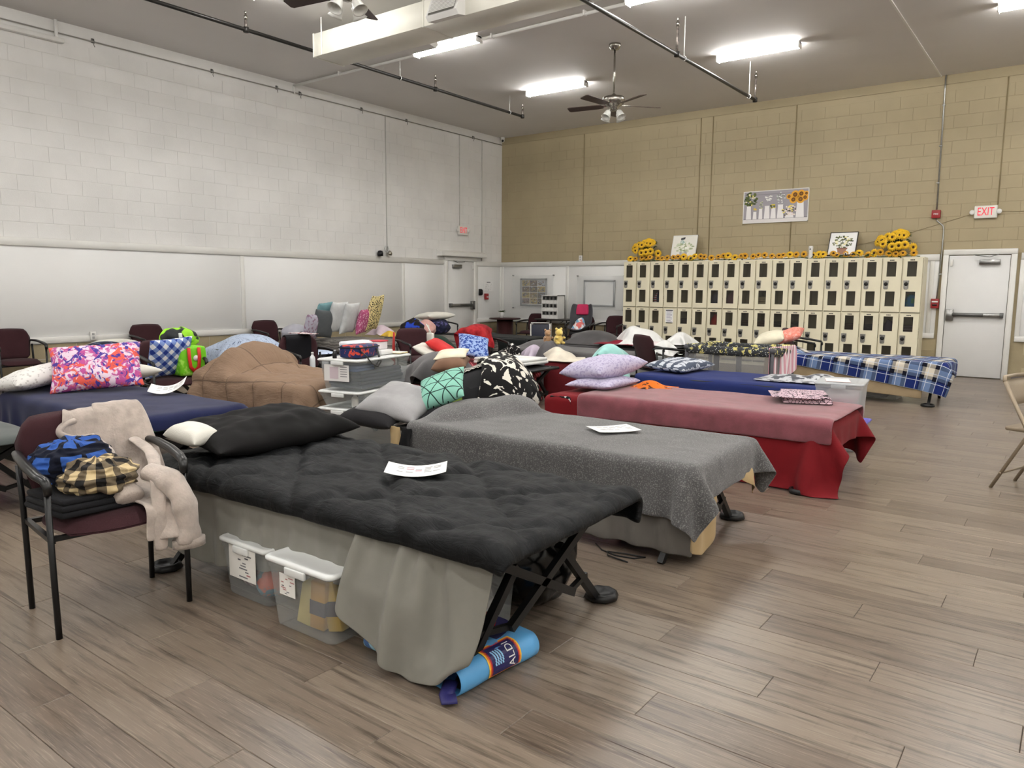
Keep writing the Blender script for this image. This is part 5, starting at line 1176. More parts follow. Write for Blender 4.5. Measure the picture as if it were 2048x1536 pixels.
drape('bed_sheet', 2.0, -8.0, 2.1, 1.3, .72, 0, [bedcol(*C2), ('ell', (1.5, -8.0, .5), (.45, .4, .22))], M_BLUEP, 'pale blue sheet with dark branch pattern behind the lime bag', 'sheet', n=.05, seed=36, steps=70, solid=.004)
M_FUZZ = uvpat('fuzzy_throw', lambda M, u, v: M.mix(srgb(98, 94, 90), srgb(132, 128, 122), ((v*20.+M.noise(7.)*2.).frac()).smooth(.3, .7)), bump=.9, weave=90)
drape('throw_blanket', 2.2, -6.1, 2.4, 1.6, .66, 0, [bedcol(*C3)], M_FUZZ, 'fuzzy ribbed grey throw under the upright pillows', 'blanket', n=.05, seed=38, steps=80, solid=.014)
for i, (y, z, w, h, tl, mat, lab) in enumerate([
    (-6.78, .80, .40, .46, .12, uvpat('purple_grey_print', lambda M, u, v: M.mix(srgb(186, 182, 196), srgb(150, 120, 140), M.noise(18.).smooth(.5, .6))), 'pale purple printed pillow at the end of the upright pillow row'),
    (-6.58, .84, .42, .5, -.25, fabric('pillow_charcoal', (88, 92, 94)), 'charcoal pillow leaning in the upright pillow row'),
    (-6.32, .94, .42, .56, .05, fabric('pillow_silver', (204, 206, 206)), 'silver white pillow in the middle of the upright pillow row'),
    (-6.08, .92, .42, .56, .12, fabric('pillow_silver', (204, 206, 206)), 'silver grey pillow next to the pink one in the pillow row'),
    (-5.80, .86, .36, .46, .22, uvpat('pink_flowers', lambda M, u, v: M.mix(srgb(186, 90, 130), srgb(226, 170, 192), M.voro(30.).lt(.38))), 'pink flowered pillow beside the yellow dotted one'),
    (-5.58, 1.0, .40, .66, .14, uvpat('yellow_dots', lambda M, u, v: M.mix(srgb(234, 218, 158), srgb(40, 36, 28), M.voro(44.).lt(.42))), 'tall yellow pillow with black dots in the pillow row')]):
    pillow('pillow', (1.42+.03*i, y, z-.02), (h, w, .15), (tl, -1.25, .15), mat, lab, seed=60+i)
pillow('pillow', (1.3, -6.45, 1.0), (.36, .4, .12), (.2, -1.2, .1), fabric('pillow_teal', (120, 160, 166)), 'teal pillow behind the silver pillows', seed=70)
heap('yellow_cloth', (1.75, -5.42), (.3, .26, .06), .57, fabric('cloth_yellow', (214, 178, 70)), 'small yellow cloth at the foot of the dotted pillow', 'cloth', blobs=[(0, 0, 0, .08, .08, .1)], seed=55, n=.03)
drape('green_jacket', 2.95, -5.55, .9, .8, .72, .2, [bedcol(*C3), ('ell', (2.95, -5.6, .5), (.3, .25, .16))], fabric('jacket_green', (44, 60, 52)), 'dark green jacket thrown over the end of the fuzzy throw', 'jacket', n=.04, seed=40, steps=70)
drape('blanket', 1.95, -4.35, 2.0, 1.3, .6, 0, [bedcol(*C4)], M_FUZZ, 'ribbed grey throw under the backpacks', 'blanket', n=.06, seed=42, steps=60)
drape('blanket', 2.1, -3.0, 2.3, 1.5, .62, 0, [bedcol(*C5), ('ell', (1.6, -2.9, .5), (.3, .3, .12))], fabric('blanket_black', (26, 29, 29), .95, .1, 220, .5, .2), 'black blanket on the bed before the white door', 'blanket', n=.055, seed=44, steps=70)
# ------------------------------------------------------------------ bins, bags and belongings
def rrect(hx, hy, r, n=4):
    pts = []
    for cx, cy, a0 in ((hx-r, hy-r, 0), (-hx+r, hy-r, 90), (-hx+r, -hy+r, 180), (hx-r, -hy+r, 270)):
        for k in range(n+1): a = math.radians(a0+90*k/n); pts.append((cx+r*math.cos(a), cy+r*math.sin(a)))
    return pts
def loft(m, loops, cap0=True, cap1=False):
    n = len(loops[0]); vs = [p for l in loops for p in l]
    fs = [(i*n+k, i*n+(k+1) % n, (i+1)*n+(k+1) % n, (i+1)*n+k) for i in range(len(loops)-1) for k in range(n)]
    if cap0: fs.append(tuple(range(n))[::-1])
    if cap1: fs.append(tuple((len(loops)-1)*n+k for k in range(n)))
    return m.add(vs, fs, True)
M_CLEAR = clearplastic('clear_bin', (222, 228, 228), .26, .25); M_LIDW = plain('lid_white', (224, 226, 224), .4, var=.02); M_FROST = clearplastic('frosted_bin', (220, 224, 226), .5, .35)
def bin_(loc, size, rz, label, lid=M_LIDW, body=M_CLEAR, taper=.86, lid_h=.028, lab=None, group='clear plastic storage bins', lab_side=-1):
    hx, hy, h = size[0]/2, size[1]/2, size[2]; t = thing('storage_bin', label, 'storage bin', loc, rz, group)
    L = lambda sx, z, r=.03: [(x, y, z) for x, y in rrect(hx*sx, hy*sx, r)]
    m = MB(); loft(m, [L(taper, .004, .035), L(taper+.015, .012, .035), L(.955, h-.05), L(.96, h-.045), L(.985, h-.04), L(.985, h-.012)]); m.build('tub', body, t)
    if lid is not None:
        m = MB(); loft(m, [L(1., h-.018), L(1.02, h-.012), L(1.02, h-.002), L(.98, h+.004), L(.93, h+.004), L(.91, h-.002 if False else h+.001), L(.5, h+.002), L(.05, h+.002)], cap0=False, cap1=True); mods(m.build('lid', lid, t), .003, -1)
        for s in (-1, 1): MB().rbox((0, s*hy*1.01, h-.03), (hx*.3, .008, .016), .004).build('latch', lid, t)
    if lab:
        w_, h_, dx, dz = lab; m = MB(); y = lab_side*(hy*.955+.004-.05*hy*(.5-dz)); z0 = h*dz
        m.b(dx-w_/2, dx+w_/2, y-.001, y+.001, z0-h_/2, z0+h_/2, srgb(232, 230, 224)); r = random.Random(int(abs(loc[0])*100))
        for k in range(10): a, b = r.uniform(-.42, .2)*w_, (.36-k*.085)*h_; m.b(dx+a, dx+a+w_*r.uniform(.1, .35), y+lab_side*.0012-.0004, y+lab_side*.0012+.0004, z0+b-h_*.02, z0+b+h_*.02, srgb(*r.choice([(120, 120, 124), (80, 80, 84), (170, 110, 110)])))
        m.build('label_sticker', vcol('print_ink'), t)
    return t
def carton(name, c, size, rgb, label, rot=(0, 0, 0), stripe=None):
    m = MB(); m.rbox((0, 0, size[2]/2), (size[0]/2, size[1]/2, size[2]/2), .004, seg=1); t = thing(name, label, 'box', c); t.rotation_euler = rot; m.build('carton', plain('carton_%d_%d_%d' % rgb, rgb, .6, var=.04), t)
    if stripe: MB().b(-size[0]/2-.0008, size[0]/2+.0008, -size[1]/2-.0008, size[1]/2+.0008, size[2]*.3, size[2]*.6).build('printed_band', plain('band_%d_%d_%d' % stripe, stripe, .6), t)
    return t
def bottle(c, r, h, rgb, label, cap=(230, 230, 228), rot=(0, 0, 0), group=None):
    t = thing('bottle', label, 'bottle', c, group=group); t.rotation_euler = rot
    MB().lathe([(0, 0), (r*.95, 0), (r, h*.03), (r, h*.62), (r*.8, h*.74), (r*.4, h*.82), (r*.38, h*.86)], n=16).build('body', plain('bottle_%d_%d_%d' % rgb, rgb, .35, var=.05), t); MB().lathe([(r*.45, h*.86), (r*.45, h*.98), (r*.4, h), (0, h)], n=14).build('cap', plain('cap_%d_%d_%d' % cap, cap, .4), t); return t
# under the black comforter bed
bin_((8.365, -12.475, 0), (.36, .42, .27), 0, 'clear bin with a large paper label under the black comforter bed', lab=(.2, .15, .0, .66)); lump('folded_clothes', (8.30, -12.50, .10), (.11, .15, .09), uvpat('mauve_stripe', lambda M, u, v: M.mix(srgb(176, 150, 158), srgb(120, 96, 108), (u*30.).frac().gt(.5))), 'mauve striped clothes in the paper-labelled bin', 'clothes', seed=81, flatz=.07, sub=0); lump('folded_clothes', (8.44, -12.55, .085), (.07, .1, .08), uvpat('teal_coral', lambda M, u, v: M.mix(srgb(96, 136, 158), srgb(214, 118, 100), M.noise(9.).smooth(.48, .54))), 'teal and coral bundle in the paper-labelled bin', 'clothes', seed=82, flatz=.07, sub=0)
bin_((8.845, -12.535, 0), (.42, .44, .30), 0, 'clear bin with yellow packets and a white lid, standing out from the grey sheet', lab=(.10, .09, -.06, .68))
for i, (x, y, z, s, rgb, rot, nm) in enumerate([(8.77, -12.64, .012, (.07, .07, .19), (222, 206, 130), (.1, .25, .3), 'yellow paper tube'), (8.86, -12.64, .012, (.075, .07, .21), (196, 148, 60), (.05, .1, .2), 'amber snack packet'), (8.945, -12.62, .012, (.08, .05, .21), (206, 170, 62), (0, -.25, .1), 'golden packet'), (8.74, -12.53, .012, (.1, .09, .17), (214, 200, 150), (0, .3, .5), 'cream box'), (8.86, -12.5, .01, (.13, .08, .17), (120, 84, 84), (0, .1, .2), 'maroon packet'), (8.96, -12.48, .01, (.1, .09, .2), (186, 158, 90), (0, .0, .3), 'ochre box')]):
    carton('snack_packet', (x, y, z), s, rgb, nm+' in the bin of yellow packets', rot, stripe=(90, 84, 90) if i in (1, 2) else None)
bin_((9.265, -12.335, 0), (.40, .56, .36), 0, 'clear bin half hidden behind the hanging grey sheet corner'); folded('folded_clothes', (9.19, -12.52, .01), (.14, .3, .15), uvpat('aqua_stripe', lambda M, u, v: M.mix(srgb(150, 190, 206), srgb(72, 104, 150), (u*14.).frac().gt(.55))), 'aqua striped cloth in the bin behind the sheet corner', 'clothes', layers=3); carton('green_box', (9.385, -12.61, .01), (.05, .1, .11), (64, 128, 74), 'green box in the bin behind the sheet corner', (0, 0, .2), stripe=(226, 228, 222)); carton('cream_box', (9.31, -12.61, .01), (.07, .06, .1), (206, 196, 160), 'cream box in the bin behind the sheet corner'); carton('red_box', (9.265, -12.63, .01), (.035, .05, .07), (178, 62, 70), 'small red box in the bin behind the sheet corner')
carton('blue_box', (9.345, -12.33, .13), (.1, .2, .12), (66, 92, 138), 'blue carton in the bin behind the sheet corner', (0, 0, .1)); folded('folded_sheet', (9.29, -12.33, .012), (.26, .34, .11), fabric('sheet_white', (224, 224, 220)), 'white folded sheet in the bin behind the sheet corner', 'sheet', 0, 3)
M_TRASH = plain('trash_bag_black', (6, 6, 7), .2, spec=.5, var=.1)
def wrinkle_bag(name, c, r, label, seed, mat=M_TRASH, rz=0, cat='bag', ridge=.14): return lump(name, c, r, mat, label, cat, seed=seed, amp=.12, freq=2.6, ridge=ridge, flatz=r[2]*.86, rz=rz, n=40, m_=26)
wrinkle_bag('trash_bag', (9.36, -11.87, .235), (.22, .24, .27), 'glossy black trash bag under the foot of the black comforter bed', 5); wrinkle_bag('trash_bag', (8.02, -12.35, .13), (.24, .2, .15), 'black plastic bag under the head of the black comforter bed', 6); wrinkle_bag('trash_bag', (9.35, -10.33, .20), (.24, .22, .23), 'black plastic bag under the foot of the grey wool bed', 7); wrinkle_bag('trash_bag', (8.95, -12.0, .19), (.2, .16, .22), 'black bag tucked deep under the black comforter bed', 8)
lump('purple_bag', (9.36, -10.83, .14), (.14, .13, .16), fabric('bag_purple', (60, 40, 110)), 'purple cloth bag under the tan sheet corner', 'bag', seed=9, flatz=.14)
t = thing('power_cable', 'black cable looped on the floor by the tan sheet corner', 'cable', (9.42, -11.08, .005)); MB().tube([(-.2, .05, 0), (-.12, -.02, 0), (-.02, -.05, 0), (.08, -.03, 0), (.12, .02, 0), (.02, .0, .003), (-.08, -.03, .003), (-.05, -.08, .003), (.08, -.1, 0)], .004, 6).build('cord', M_BLACK, t)
# folded blue shopping bag with rainbow band and logo panel
t = thing('shopping_bag', 'folded blue shopping bag with a rainbow band and logo panel by the cot foot', 'shopping bag', (9.51, -12.48, 0), 1.47)
n = 24; prof = []; HW, HL, TH = .145, .205, .05
for k in range(15): a = math.pi*(k/14)-math.pi/2; prof.append((HW+TH*.9*math.cos(a), TH+TH*math.sin(a)))
prof = [(-HW, 0)]+prof+[(-HW, 2*TH)]
us = np.linspace(-HL, HL, 13); G = np.array([[(u, -p[0], p[1]+.004*math.sin(u*20+p[0]*9)) for p in prof] for u in us]); body_m = MB().grid(G); cen = len(prof)
o = body_m.build('bag_body', plain('bag_blue', (96, 168, 222), .45, var=.06), t); mods(o, .004, -1)
for k in range(7): MB().b(-HL-.02-.004*(k % 3), HL*.3, .06-.0, HW-.005, .008+k*.012, .014+k*.012).build('folded_layer', plain('bag_blue_dark', (44, 116, 176), .5), t)
m = MB(); bands = [((58, 56, 108), .235), ((58, 56, 108), .205), ((196, 44, 44), .18), ((226, 96, 40), .155), ((236, 150, 40), .13), ((246, 190, 60), .11)]
def bag_surf(u, s, d):
    """s = distance across the top going over the front fold"""
    top = 2*HW
    if s < top: return (u, HW-s, 2*TH+d)
    a = (s-top)/TH; a = min(a, math.pi); return (u, -HW-(TH*.9+d)*math.sin(a)*1.0, TH+(TH+d)*math.cos(a))
for i, ((rgb, r0), nx_) in enumerate(zip(bands, [b[1] for b in bands[1:]]+[.085])):
    N = 16
    for k in range(N):
        a0, a1 = math.pi*k/N*.9, math.pi*(k+1)/N*.9
        q = [(.04+r*1.02*math.cos(a), r*1.08*math.sin(a)) for r, a in ((r0, a0), (r0, a1), (nx_, a1), (nx_, a0))]
        q = [(max(-HL+.002, min(HL-.002, u)), s) for u, s in q]; m.add([bag_surf(u, s, .0025) for u, s in q], [(0, 1, 2, 3)], True, srgb(*rgb))
m.build('rainbow_band', vcol('print_gloss'), t, normals=False)
m = MB(); u0, u1, s0, s1 = -.07, .10, .262, .395
def panel(ins, rgb, d):
    S_ = np.linspace(s0+ins, s1-ins*.3, 9)
    for a, b in zip(S_, S_[1:]): m.add([bag_surf(u, s, d) for u, s in ((u0+ins, a), (u1-ins, a), (u1-ins, b), (u0+ins, b))], [(0, 1, 2, 3)], True, srgb(*rgb))
for ins, rgb, d in ((0, (246, 200, 70), .003), (.006, (232, 120, 40), .0033), (.012, (176, 40, 60), .0036), (.018, (44, 42, 92), .004)): panel(ins, rgb, d)
for k in range(4):   # chevron stripes of the logo
    w_ = .007; 
    for j in range(6): s = .305+j*.009; uu = -.04+k*.012+.006*math.sin(j*.6); m.add([bag_surf(*q, .0045) for q in ((uu, s), (uu+w_, s), (uu+w_+.002, s+.009), (uu+.002, s+.009))], [(0, 1, 2, 3)], True, srgb(150, 200, 236))
m.build('logo_panel', vcol('print_gloss'), t, normals=False)
lt = text_mesh('ALDI', .062, 'logo_letters', plain('paper_white', (238, 238, 236)), t, Matrix.Identity(4), ext=0.)
for v in lt.data.vertices: x, y = v.co.x, v.co.y; v.co = bag_surf(.05-y*.75, .338-x*.72, .005)
MB().tube([(-HL+.01, -HW+.02, .04), (-HL-.04, -HW-.01, .02), (-HL-.06, -HW-.03, .02), (-HL-.03, -HW-.05, .02)], .018, 8, flat=(1.5, .5)).build('handle', plain('bag_navy', (44, 42, 100), .5), t)

# --- robe and shirts on the robe armchair
CH = CHAIRS['fg']; ca = CH.rotation_euler[2]; Rz3 = np.array(RZ(ca)); cl = np.array(CH.location)
def loc2w(P): return np.asarray(P) @ Rz3.T+cl
chcols = [('box', loc2w([.01, 0, .235]), (.235, .245, .235), .03, Rz3), ('box', loc2w([-.265, 0, .62]), (.03, .255, .215), .025, Rz3 @ np.array(Matrix.Rotation(-.22, 3, 'Y'))), ('cap', loc2w([-.24, .265, .685]), loc2w([.19, .27, .65]), .022), ('cap', loc2w([.2, .265, .62]), loc2w([.21, .262, .0]), .014)]
M_ROBE = fabric('robe_beige', (178, 166, 156), .95, .14, 90, .9, .35, 16.)
robe = thing('bathrobe', 'beige plush bathrobe slung over the back and seat of an armchair', 'robe', tuple(cl))
def strip(path, w0, w1, yoff, n=.022, sl=1.25, cols=chcols, seed=0, steps=90, pinrows=0, mat=M_ROBE, name='robe_panel', parent=robe, solid=.012, wave=14):
    path = np.array(path, float); seg = np.linalg.norm(np.diff(path, axis=0), axis=1); Lt = np.concatenate([[0], np.cumsum(seg)]); T = np.arange(0, Lt[-1], n)
    ctr = np.stack([np.interp(T, Lt, path[:, k]) for k in range(3)], -1); nx = max(6, int((w0+w1)/2*sl/n)); s = np.linspace(-.5, .5, nx); W = np.interp(T, [0, Lt[-1]], [w0, w1])
    U = np.stack([s[None]*W[:, None]*sl+0*T[:, None], np.broadcast_to(T[:, None], (len(T), nx))], -1)
    tan = np.gradient(ctr, axis=0); nr = np.cross(np.array([0, 1, 0]), tan); nr /= np.maximum(np.linalg.norm(nr, axis=1, keepdims=True), 1e-6)
    P = ctr[:, None]+np.array([0, 1, 0])*(s[None]*W[:, None])[..., None]+nr[:, None]*(.02*np.sin(s*wave+T[:, None]*4)*np.clip((T[:, None]-.42)/.2, 0, 1)+.012)[..., None]; P = P @ Rz3.T+cl
    pin = np.zeros(U.shape[:2], bool); pin[:pinrows] = True
    P = cloth(U, P, cols, pin=pin if pinrows else None, steps=steps, it=6, bend=.35, seed=seed, mu=.92, jitter=.002, th=.014)
    P = P+normals(P)*(.016*vnoise(U[..., 0]*34+seed, U[..., 1]*5, seed, 2)*np.clip(T/.3, .2, 1)[:, None])[..., None]
    return sheetobj(name, P-cl, U, mat, parent, solid, 1)
strip([(-.36, .10, .55), (-.345, .10, .86), (-.30, .10, .87), (-.235, .11, .72), (-.19, .12, .60), (-.1, .13, .56), (.05, .14, .53), (.14, .14, .50)], .26, .36, .1, seed=4, steps=26, sl=1.35, pinrows=14)
strip([(-.34, .17, .72), (-.33, .17, .87), (-.28, .17, .88), (-.18, .19, .72), (-.03, .20, .63), (.10, .21, .56), (.20, .2, .50), (.255, .2, .42), (.262, .2, .33)], .2, .2, .2, seed=6, steps=22, sl=1.4, pinrows=9)
def softtube(path, rs, mat, parent, name, seed=0, n=16, flat=(1.15, .75)):
    path = np.array(path, float); seg = np.linalg.norm(np.diff(path, axis=0), axis=1); Lt = np.concatenate([[0], np.cumsum(seg)]); T = np.linspace(0, Lt[-1], 22)
    c = np.stack([np.interp(T, Lt, path[:, k]) for k in range(3)], -1)
    for _ in range(3): c[1:-1] = (c[:-2]+2*c[1:-1]+c[2:])/4
    r = np.interp(T, Lt, rs); r = r*(1+.08*np.sin(T*46+seed)+.04*np.sin(T*97+seed))
    m = MB(); m.tube([Vector(q) for q in c], list(r), n, flat=flat); o = m.build(name, mat, parent); mods(o, sub=1); return o
sl_ = softtube([p for p in ((.10, .15, .60), (.19, .20, .58), (.26, .235, .50), (.275, .245, .40), (.275, .245, .29))], [.05, .06, .055, .052, .056], M_ROBE, robe, 'sleeve', 2); sl_.rotation_euler = (0, 0, ca)
s2 = softtube([(-.16, .0, .72), (-.08, .02, .66), (.02, .035, .60), (.10, .05, .54), (.16, .06, .50)], [.05, .055, .052, .05, .055], M_ROBE, robe, 'sleeve', 4); s2.rotation_euler = (0, 0, ca)
bl = softtube([(-.27, -.015, .80), (-.26, -.07, .79), (-.25, -.10, .755), (-.245, -.06, .725), (-.235, .01, .72), (-.22, .05, .725)], [.017]*6, M_ROBE, robe, 'belt_loop', 1, 10, (1.2, .8)); bl.rotation_euler = (0, 0, ca)
bt = softtube([(-.2, .2, .70), (-.05, .225, .66), (.08, .19, .64), (.17, .16, .60), (.235, .14, .52), (.262, .135, .42), (.265, .13, .28)], [.02]*7, M_ROBE, robe, 'belt', 3, 10, (1.5, .55)); bt.rotation_euler = (0, 0, ca)
cf = MB(); cf.tube([(.275, .245, .315), (.275, .245, .278)], .062, 16, flat=(1.15, .75)); c_ = cf.build('cuff', M_ROBE, robe); c_.rotation_euler = (0, 0, ca)
bl_w = loc2w([-.03, -.09, 0])
folded('black_trousers', (*loc2w([.0, -.09, .472])[:2], .472), (.34, .30, .075), fabric('trousers_black', (28, 28, 31)), 'folded black trousers under the flannel shirts on the robe armchair', 'clothes', ca+.15, 3, seed=4)
M_BUFF = uvpat('buffalo_tan', lambda M, u, v: M.mix(M.mix(srgb(196, 176, 136), srgb(104, 92, 74), (u*13.).frac().gt(.5)), M.mix(srgb(104, 92, 74), srgb(24, 22, 22), (u*13.).frac().gt(.5)), (v*13.).frac().gt(.5)))
M_BFL = uvpat('flannel_blue', lambda M, u, v: M.mix(M.mix(srgb(34, 70, 140), srgb(60, 100, 176), M.noise(5.)), srgb(18, 22, 38), ((u*9.).frac().gt(.62)).max((v*9.).frac().gt(.66))))
p = loc2w([.03, -.03, .60]); lump('flannel_shirt', p, (.15, .17, .085), M_BUFF, 'tan and black buffalo check flannel shirt crumpled on the robe armchair', 'shirt', seed=61, amp=.22, ridge=.38, freq=3.2, flatz=.06, rz=.5, n=56, m_=36)
p = loc2w([-.10, -.09, .655]); lump('flannel_shirt', p, (.14, .18, .10), M_BFL, 'blue and black flannel shirt on top of the tan flannel', 'shirt', seed=63, amp=.22, ridge=.38, freq=3.2, flatz=.08, rz=.2, n=56, m_=36)

# --- bin stack with things on its lid
SB = (6.22, -9.99); sr = .20
bin_((SB[0], SB[1], 0), (.44, .82, .385), sr, 'bottom clear bin with a thick white lid in the stack by the brown comforter'); bin_((SB[0], SB[1], .392), (.43, .80, .14), sr, 'shallow clear bin of toiletries in the middle of the stack', lab=None); bin_((SB[0], SB[1], .540), (.43, .80, .265), sr, 'clear bin of dark clothes on top of the stack', lab=None)
def sb(u, v, z): r = RZ(sr) @ Vector((u, v, 0)); return (SB[0]+r.x, SB[1]+r.y, z)
folded('folded_clothes', sb(0, .02, .55), (.34, .66, .15), fabric('clothes_slate', (58, 62, 76)), 'slate clothes in the top bin of the stack', 'clothes', sr, 5, seed=2); folded('folded_clothes', sb(0, -.2, .70), (.3, .26, .05), fabric('clothes_denim', (58, 84, 136)), 'denim blue clothes in the top bin of the stack', 'clothes', sr, 2, seed=3); lump('crumpled_paper', sb(.02, .18, .73), (.1, .14, .05), plain('paper_white', (238, 238, 236)), 'crumpled white wrapper in the top bin of the stack', 'wrapper', seed=14, flatz=.03, sub=0)
m = MB(); lt_ = thing('bin_label', 'large white printed label on the front of the top stacked bin', 'label', sb(-.02, -.385, .69), sr); m.b(-.13, .13, -.004, -.002, -.07, .07, srgb(226, 224, 222)); m.b(-.07, .02, -.005, -.004, -.05, .05, srgb(206, 190, 196)); [m.b(.04, .11, -.005, -.004, .05-k*.02, .056-k*.02, srgb(120, 120, 124)) for k in range(5)]; m.build('sticker', vcol('print_ink'), lt_)
for k, (u, v, rgb, nm) in enumerate([(.1, -.3, (220, 214, 206), 'white lotion bottle'), (.1, .1, (206, 190, 160), 'beige tube'), (.02, -.1, (196, 200, 210), 'silver pouch')]): bottle(sb(u, v, .40), .03, .11, rgb, nm+' lying in the shallow stacked bin')
lump('tissue_wad', sb(.1, -.02, .45), (.07, .16, .045), plain('tissue', (214, 216, 222), .8), 'wad of white tissue in the shallow stacked bin', 'tissue', seed=15, flatz=.04, sub=0, ridge=.3); carton('card_box', sb(.12, .16, .40), (.09, .12, .08), (196, 156, 116), 'small tan carton in the shallow stacked bin', (0, 0, sr)); lump('red_pouch', sb(.1, .3, .45), (.06, .08, .05), fabric('red_knit', (196, 42, 46)), 'red pouch in the shallow stacked bin', 'pouch', seed=16, flatz=.04, sub=0)
z = .813
t = thing('lunch_bag', 'navy and orange printed lunch bag with a black strap on the bin stack', 'lunch bag', sb(.05, -.16, z), sr+.1); M_LUNCH = uvpat('lunch_print', lambda M, u, v: M.mix(srgb(34, 44, 92), srgb(204, 72, 52), M.noise(12., detail=2, dist=1.5).smooth(.54, .58)), .5)
m = MB(); m.rbox((0, 0, .055), (.10, .17, .055), .025, seg=3); P_ = np.array(m.v); m.build('bag_body', M_LUNCH, t, uvs=P_[:, :2]*1.+P_[:, 2:3]); MB().rbox((0, 0, .088), (.103, .173, .006), .004).build('zip', M_BLACK, t); MB().tube([(.09, -.14, .07), (.14, -.12, .02), (.18, -.1, -.04), (.185, -.02, -.07), (.17, .06, -.03), (.13, .1, .02), (.1, .12, .07)], .012, 8, flat=(1.3, .4)).build('strap', M_BLACK, t)
folded('folded_towel', sb(-.09, .03, z), (.2, .36, .12), fabric('towel_white', (228, 230, 234)), 'white folded towel behind the lunch bag on the bin stack', 'towel', sr, 3, seed=6)
t = thing('food_container', 'clear food tub with a red lid on the bin stack', 'container', sb(.02, .17, z+.045), sr); MB().rbox((0, 0, .035), (.055, .06, .035), .01).build('tub', plain('tub_pale', (226, 220, 222), .35), t); MB().rbox((0, 0, .074), (.06, .065, .006), .004).build('lid', plain('lid_red', (190, 50, 66), .4), t)
carton('white_box', sb(.03, .17, z), (.16, .18, .042), (226, 226, 224), 'low white box under the red-lidded food tub', (0, 0, sr)); carton('booklet', sb(.08, .33, z), (.2, .14, .012), (228, 222, 206), 'booklet with red and yellow edges on the bin stack', (0, 0, sr), stripe=(220, 190, 90)); carton('red_shoebox', (5.98, -10.55, 0), (.2, .3, .12), (176, 34, 36), 'red box on the floor at the foot of the brown comforter', (0, 0, .1))
bottle(sb(-.05, -.37, z), .018, .07, (30, 30, 32), 'small black bottle on the corner of the bin stack')

# --- chair of bags
def cp(key, x, y, z): q = chair_pt(key, (x, y, z)); return (q.x, q.y, q.z)
M_GING = uvpat('gingham_blue', lambda M, u, v: M.mix(M.mix(srgb(232, 234, 238), srgb(120, 142, 196), ((u+v)*8.).frac().gt(.5)), M.mix(srgb(120, 142, 196), srgb(40, 62, 144), ((u+v)*8.).frac().gt(.5)), ((u-v)*8.).frac().gt(.5)))
pillow('pillow', cp('bags', .06, -.06, .68), (.46, .48, .15), (.15, -1.15, -.1), M_GING, 'blue and white gingham pillow standing on an armchair', seed=24)
t = thing('tote_bag', 'lime green reusable tote with red handles on the armchair of bags', 'tote bag', cp('bags', .02, .155, .475), CHAIRS['bags'].rotation_euler[2]+.1)
M_LIME = uvpat('lime_print', lambda M, u, v: M.mix(srgb(120, 206, 40), srgb(168, 226, 90), M.noise(14.).smooth(.55, .62)), .45)
m = MB(); loft(m, [[(x*s, y*s, z) for x, y in rrect(.11, .15, .03)] for z, s in ((0, .95), (.02, 1.), (.2, 1.02), (.30, .96), (.315, .9))], cap1=True); P_ = np.array(m.v); mods(m.build('bag_body', M_LIME, t, uvs=P_[:, 1:]), sub=1)
for s in (-.055, .055): MB().tube([(.115, s-.0, .3), (.125, s*1.0+.0, .2), (.125, s*.8, .1), (.122, 0, .05)], .016, 8, flat=(1.2, .35)).build('handle', plain('handle_red', (204, 44, 36), .5), t)
MB().lathe([(0, 0), (.03, 0), (.03, .003), (0, .004)], (.118, .02, .19), 14, Rot(y=math.pi/2)).build('badge', M_WHITEMETAL, t)
bp_ = lump('backpack', cp('bags', -.16, .14, .86), (.13, .21, .12), uvpat('backpack_print', lambda M, u, v: M.mix(srgb(150, 216, 50), srgb(40, 42, 44), M.noise(5., detail=1).smooth(.5, .53)), .6), 'lime and charcoal backpack hung on the armchair of bags', 'backpack', seed=25, amp=.28, ridge=.2); MB().tube([(.12, -.06, .06), (.15, -.07, 0), (.14, -.06, -.1)], .018, 8, flat=(1, .4)).build('strap', plain('strap_grey', (190, 196, 190), .6), bp_)
# --- chair with coats and little things
drape('black_coat', *cp('coats', -.27, -.02, 0)[:2], .62, .34, .90, CHAIRS['coats'].rotation_euler[2], [('box', cp('coats', -.27, 0, .44), (.04, .25, .41), .03, np.array(RZ(CHAIRS['coats'].rotation_euler[2])))], fabric('coat_black', (24, 24, 28)), 'black coat slung over the back of an armchair', 'coat', n=.035, seed=65, steps=70)
heap('floral_scarf', cp('coats', -.27, .07, 0)[:2], (.4, .16, .04), .86, uvpat('pink_white_print', lambda M, u, v: M.mix(srgb(222, 214, 214), srgb(150, 70, 84), M.noise(24.).smooth(.52, .56))), 'pink and white scarf on the back of the coat chair', 'scarf', seed=66, n=.03, blobs=[(0, 0, -.1, .05, .06, .12)])
bottle(cp('coats', .10, -.05, .475), .032, .2, (226, 230, 232), 'white spray bottle on the coat chair seat'); t = thing('plastic_cup', 'clear plastic cup on the coat chair seat', 'cup', cp('coats', .13, .1, .475)); MB().lathe([(0, 0), (.03, 0), (.042, .1)], n=16).build('cup', M_FROST, t); lump('pink_bag', (4.55, -9.05, .16), (.1, .13, .17), uvpat('pink_floral_bag', lambda M, u, v: M.mix(srgb(150, 40, 80), srgb(226, 190, 200), M.noise(14.).smooth(.52, .56))), 'pink floral bag on the floor by the coat chair', 'bag', seed=26, flatz=.15)
